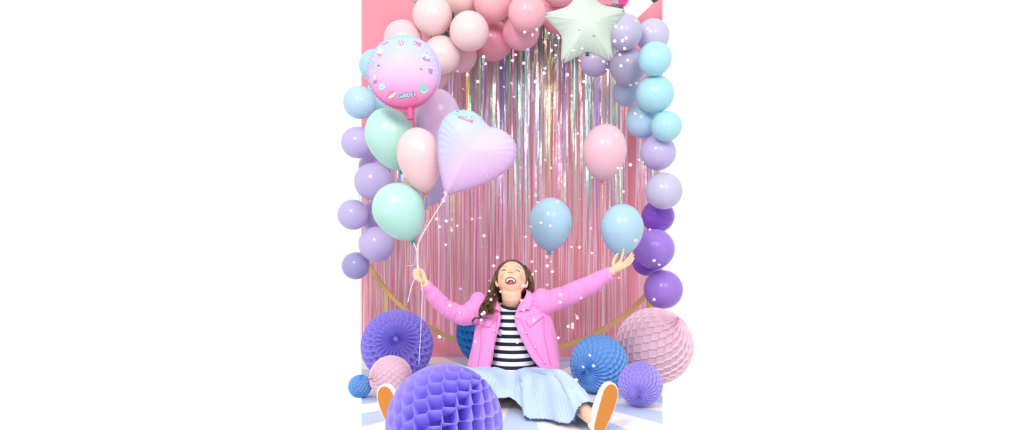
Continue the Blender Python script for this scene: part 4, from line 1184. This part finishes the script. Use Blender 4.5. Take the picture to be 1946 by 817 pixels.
# slip-on shoes
SHW = mat('white_canvas', '#f3f1ef', .7, bump=.15, bscale=500); RUB = mat('white_rubber', '#f6f4f2', .45); GUM = mat('gum_sole', '#dd8a34', .6, bump=.5, bscale=420, var=.15, vscale=300)
SLn = .222
def so(t):                               # half widths (inner, outer) of the sole along its length, t = 0 heel .. 1 toe
    w_ = .031*math.sqrt(max(0, 1 - ((t - .16)/.16)**2)) if t < .16 else .031 + .0095*math.sin(PI/2*min(1, (t-.16)/.5))
    if t > .72: w_ *= math.sqrt(max(0, 1 - ((t - .72)/.28)**2.4))
    c_ = .004*math.sin((t - .2)*PI*1.2)
    return c_, w_
def shoe(heel, toe_dir, normal, side, lab):
    yv = Vector(toe_dir).normalized(); zv = -Vector(normal); zv = (zv - yv*zv.dot(yv)).normalized(); xv = yv.cross(zv)
    M = Matrix((xv, yv, zv)).transposed().to_4x4(); M.translation = Vector((0, -GY, 0)) + Vector(heel)
    ts = [(1 - math.cos(PI*i/40))/2 for i in range(41)]
    def outline(sc, z):
        L_ = [];
        for t in ts: c_, w_ = so(t); L_.append(Vector((side*c_ + w_*sc + .002*(sc-1), (t - .5)*SLn*(1 + (sc-1)*.35) + .5*SLn, z)))
        for t in ts[::-1][1:-1]: c_, w_ = so(t); L_.append(Vector((side*c_ - w_*sc - .002*(sc-1), (t - .5)*SLn*(1 + (sc-1)*.35) + .5*SLn, z)))
        return L_
    def loft(rings, c0, c1):
        V = []; Fc = []; n = len(rings[0])
        for r in rings: V += r
        for i in range(len(rings) - 1):
            for k in range(n): Fc.append((i*n+k, i*n+(k+1) % n, (i+1)*n+(k+1) % n, (i+1)*n+k))
        if c0: Fc.append(tuple(range(n))[::-1])
        if c1: Fc.append(tuple(range((len(rings)-1)*n, len(rings)*n)))
        return V, Fc
    sh = bpy.data.objects.new('shoe', None); C.objects.link(sh); sh.parent = girl; sh.matrix_basis = M; sh['label'] = lab
    V, Fc = loft([outline(1.10, .002), outline(1.16, .008), outline(1.16, .024), outline(1.08, .027)], True, True); pyobj('sidewall', V, Fc, RUB, sh)
    V, Fc = loft([outline(.93, .0035), outline(.95, -.002), outline(.90, -.0035)], False, True)
    V2, Fc2 = loft([outline(.90, -.0035)[::1]], False, False)
    o = pyobj('outsole', V, Fc, GUM, sh, False); o['label'] = 'orange gum outsole'
    # upper: dome over the foot with an opening at the ankle
    V = []; Fc = []; NL, NA = 36, 22
    for i in range(NL + 1):
        t = i/NL*.995 + .002; c_, w_ = so(t); w_ = max(w_*1.06, .002)
        hgt = (.062 if t < .42 else .062 - (t - .42)*.052) * (1 - max(0, (t - .78)/.22)**3*.62)
        if t < .05: hgt *= .92
        opn = t < .40
        for k in range(NA + 1):
            a = PI*k/NA; lim = .34 if opn else 0
            aa = lim*PI*.5 + 0
            # split top when open: squeeze angles to the two sides
            if opn:
                half = NA/2
                if k <= half: a = (PI/2 - .50*max(.15, 1 - abs(t-.2)/.22))*k/half
                else: a = PI - (PI/2 - .50*max(.15, 1 - abs(t-.2)/.22))*(NA-k)/half
            e = .75
            V.append(Vector((side*c_ + w_*math.copysign(abs(math.cos(a))**e, math.cos(a)), t*SLn, .022 + (hgt-.01)*abs(math.sin(a))**e)))
    for i in range(NL):
        for k in range(NA): a = i*(NA+1)+k; Fc.append((a, a+1, a+NA+2, a+NA+1))
    for e_ in (0, NL): Fc.append(tuple(e_*(NA+1)+k for k in range(NA+1)))
    o = pyobj('upper', V, Fc, SHW, sh)
    md = o.modifiers.new('s', 'SOLIDIFY'); md.thickness = .003; md.offset = 1
    return sh
shoe(P(1136.5, 823, 2.735), (.31, .13, .94), (.38, -.92, -.02), -1, 'white slip-on shoe, whole sole showing')
shoe(P(757, 826, 2.745), (-.33, .10, .94), (-.22, -.96, -.05), 1, 'white slip-on shoe half hidden by the violet ball')

# ------------------------------------------------------------------ confetti
cw, cp, cl, cb, cg = [mat('confetti_' + k, c, .6) for k, c in (('white', '#efe2ea'), ('pink', '#f2bccc'), ('lilac', '#a596e6'), ('blue', '#a9d6ee'), ('mint', '#a8e2d4'))]
V = []; Fc = []
lathe(V, Fc, [(0, .0004), (.0095, .0004), (.0095, -.0004), (0, -.0004)], 16)
cme = {}
for k, m in (('white', cw), ('pink', cp), ('lilac', cl), ('blue', cb), ('mint', cg)):
    me = bpy.data.meshes.new('confetti'); me.from_pydata([tuple(v) for v in V], [], Fc); me.materials.append(m); cme[k] = me
rc = random.Random(21)
def confetti(px, py, d, k, s=1, flat=None):
    o = bpy.data.objects.new('confetti', cme[k]); C.objects.link(o)
    o.location = P(px, py, d); o.scale = (s, s, s)
    if flat is None: flat = rc.random() < .3
    o.rotation_euler = (PI/2 + rc.gauss(0, .35), rc.gauss(0, .3), 0) if not flat else (rc.uniform(.1, 1.1), rc.uniform(-.9, .9), rc.uniform(0, 3))
    tag(o, f'small round {k} paper confetti dot falling through the air', 'confetti', f'falling {k} confetti')
air = [(1003,94,'lilac'),(997,61,'white'),(1012,66,'pink'),(1020,56,'white'),(1043,63,'white'),(1059,67,'pink'),(1062,72,'white'),(1036,80,'pink'),(1056,86,'white'),(1048,96,'pink'),(1056,105,'pink'),(1054,110,'white'),
 (980,104,'white'),(974,115,'white'),(919,108,'white'),(923,121,'white'),(888,142,'white'),(908,155,'white'),(952,129,'white'),(995,120,'pink'),(1036,130,'white'),(1034,139,'white'),(1018,155,'white'),(1078,142,'white'),(1109,155,'white'),(1101,115,'white'),(1138,21,'pink'),(1125,38,'pink'),(1137,37,'white'),
 (1098,50,'pink'),(1101,57,'pink'),(1170,50,'pink'),(1174,55,'white'),(1183,77,'white'),(1209,39,'white'),(1231,54,'pink'),(1190,72,'white'),(1147,117,'white'),(1154,121,'white'),(1153,132,'white'),(1155,113,'pink'),(1187,92,'white'),(1178,104,'pink'),(1193,114,'white'),(1180,125,'white'),(1240,96,'white'),(1168,78,'white'),(1106,92,'white'),
 (1172,257,'white'),(1182,319,'pink'),(1198,313,'white'),(1214,304,'white'),(1185,364,'pink'),(1034,372,'pink'),(1018,371,'blue'),(1060,383,'pink'),(989,319,'pink'),(1047,319,'pink'),(1028,423,'pink'),(1046,429,'pink'),(1123,434,'pink'),(999,450,'pink'),(1017,466,'pink'),(1039,488,'pink'),(1047,497,'pink'),(1040,505,'white'),(1050,516,'white'),(1086,469,'white'),(1101,470,'white'),(1125,481,'white'),(1012,521,'pink'),(1011,497,'white'),(1018,515,'white'),(1040,541,'pink'),(1208,457,'pink'),(1150,420,'pink'),(1188,491,'white'),(1176,528,'pink'),(1244,460,'white'),(1243,495,'white'),(1253,503,'white'),(1243,569,'white'),(1235,436,'white'),(1104,566,'pink'),(1065,560,'white'),(1064,574,'white'),(1080,620,'white'),(1088,616,'white'),(1096,600,'white'),(1061,642,'white'),
 (945,489,'white'),(938,505,'pink'),(920,448,'white'),(951,554,'pink'),(994,543,'pink'),(933,569,'white'),(930,553,'white'),(916,597,'white'),(914,608,'white'),(987,599,'white'),(995,589,'white'),(991,571,'pink'),(952,627,'white'),(950,637,'white'),(903,649,'white'),(993,625,'white'),(1015,608,'white'),(983,650,'white'),(1063,707,'white'),(1108,697,'white'),(1095,722,'white'),(1128,695,'white'),(1121,675,'white'),(1088,622,'white'),(1097,604,'pink'),
 (897,416,'pink'),(869,429,'pink'),(859,417,'pink'),(848,420,'white'),(843,382,'white'),(846,366,'pink'),(875,549,'lilac'),(830,416,'white'),(847,465,'white'),(835,431,'white'),(862,400,'white'),(872,585,'white'),(805,605,'lilac'),(874,594,'white'),(920,594,'white'),(744,600,'white'),(855,580,'white'),(835,640,'white')]
for (x, y, k) in air:
    d = rc.uniform(2.75, 2.98) if 880 < x < 1070 and y > 480 or y > 660 else rc.uniform(2.85, 3.3)
    if x < 870 and y < 400: d = 2.85
    confetti(x, y, d, k, rc.uniform(.6, .92))
for i in range(60):
    x, y = rc.uniform(850, 1235), rc.uniform(50, 640)
    confetti(x, y, rc.uniform(2.9, 4.3), rc.choice(['white', 'white', 'pink']), rc.uniform(.6, 1), True)
def floor_dot(x, y, k):
    o = bpy.data.objects.new('confetti', cme[k]); C.objects.link(o); o.location = (x, y, .0008); s = rc.uniform(.7, 1); o.scale = (s, s, 1)
    tag(o, f'small round {k} paper confetti dot lying on the striped floor', 'confetti', f'{k} confetti on the floor')
for i in range(70):
    d = rc.uniform(2.75, 4.3); x = rc.uniform(-.23, .23)*d
    if abs(x) < .3 and 2.8 < d < 3.6: continue
    floor_dot(x, d, rc.choice(['pink', 'pink', 'white', 'mint', 'blue']))
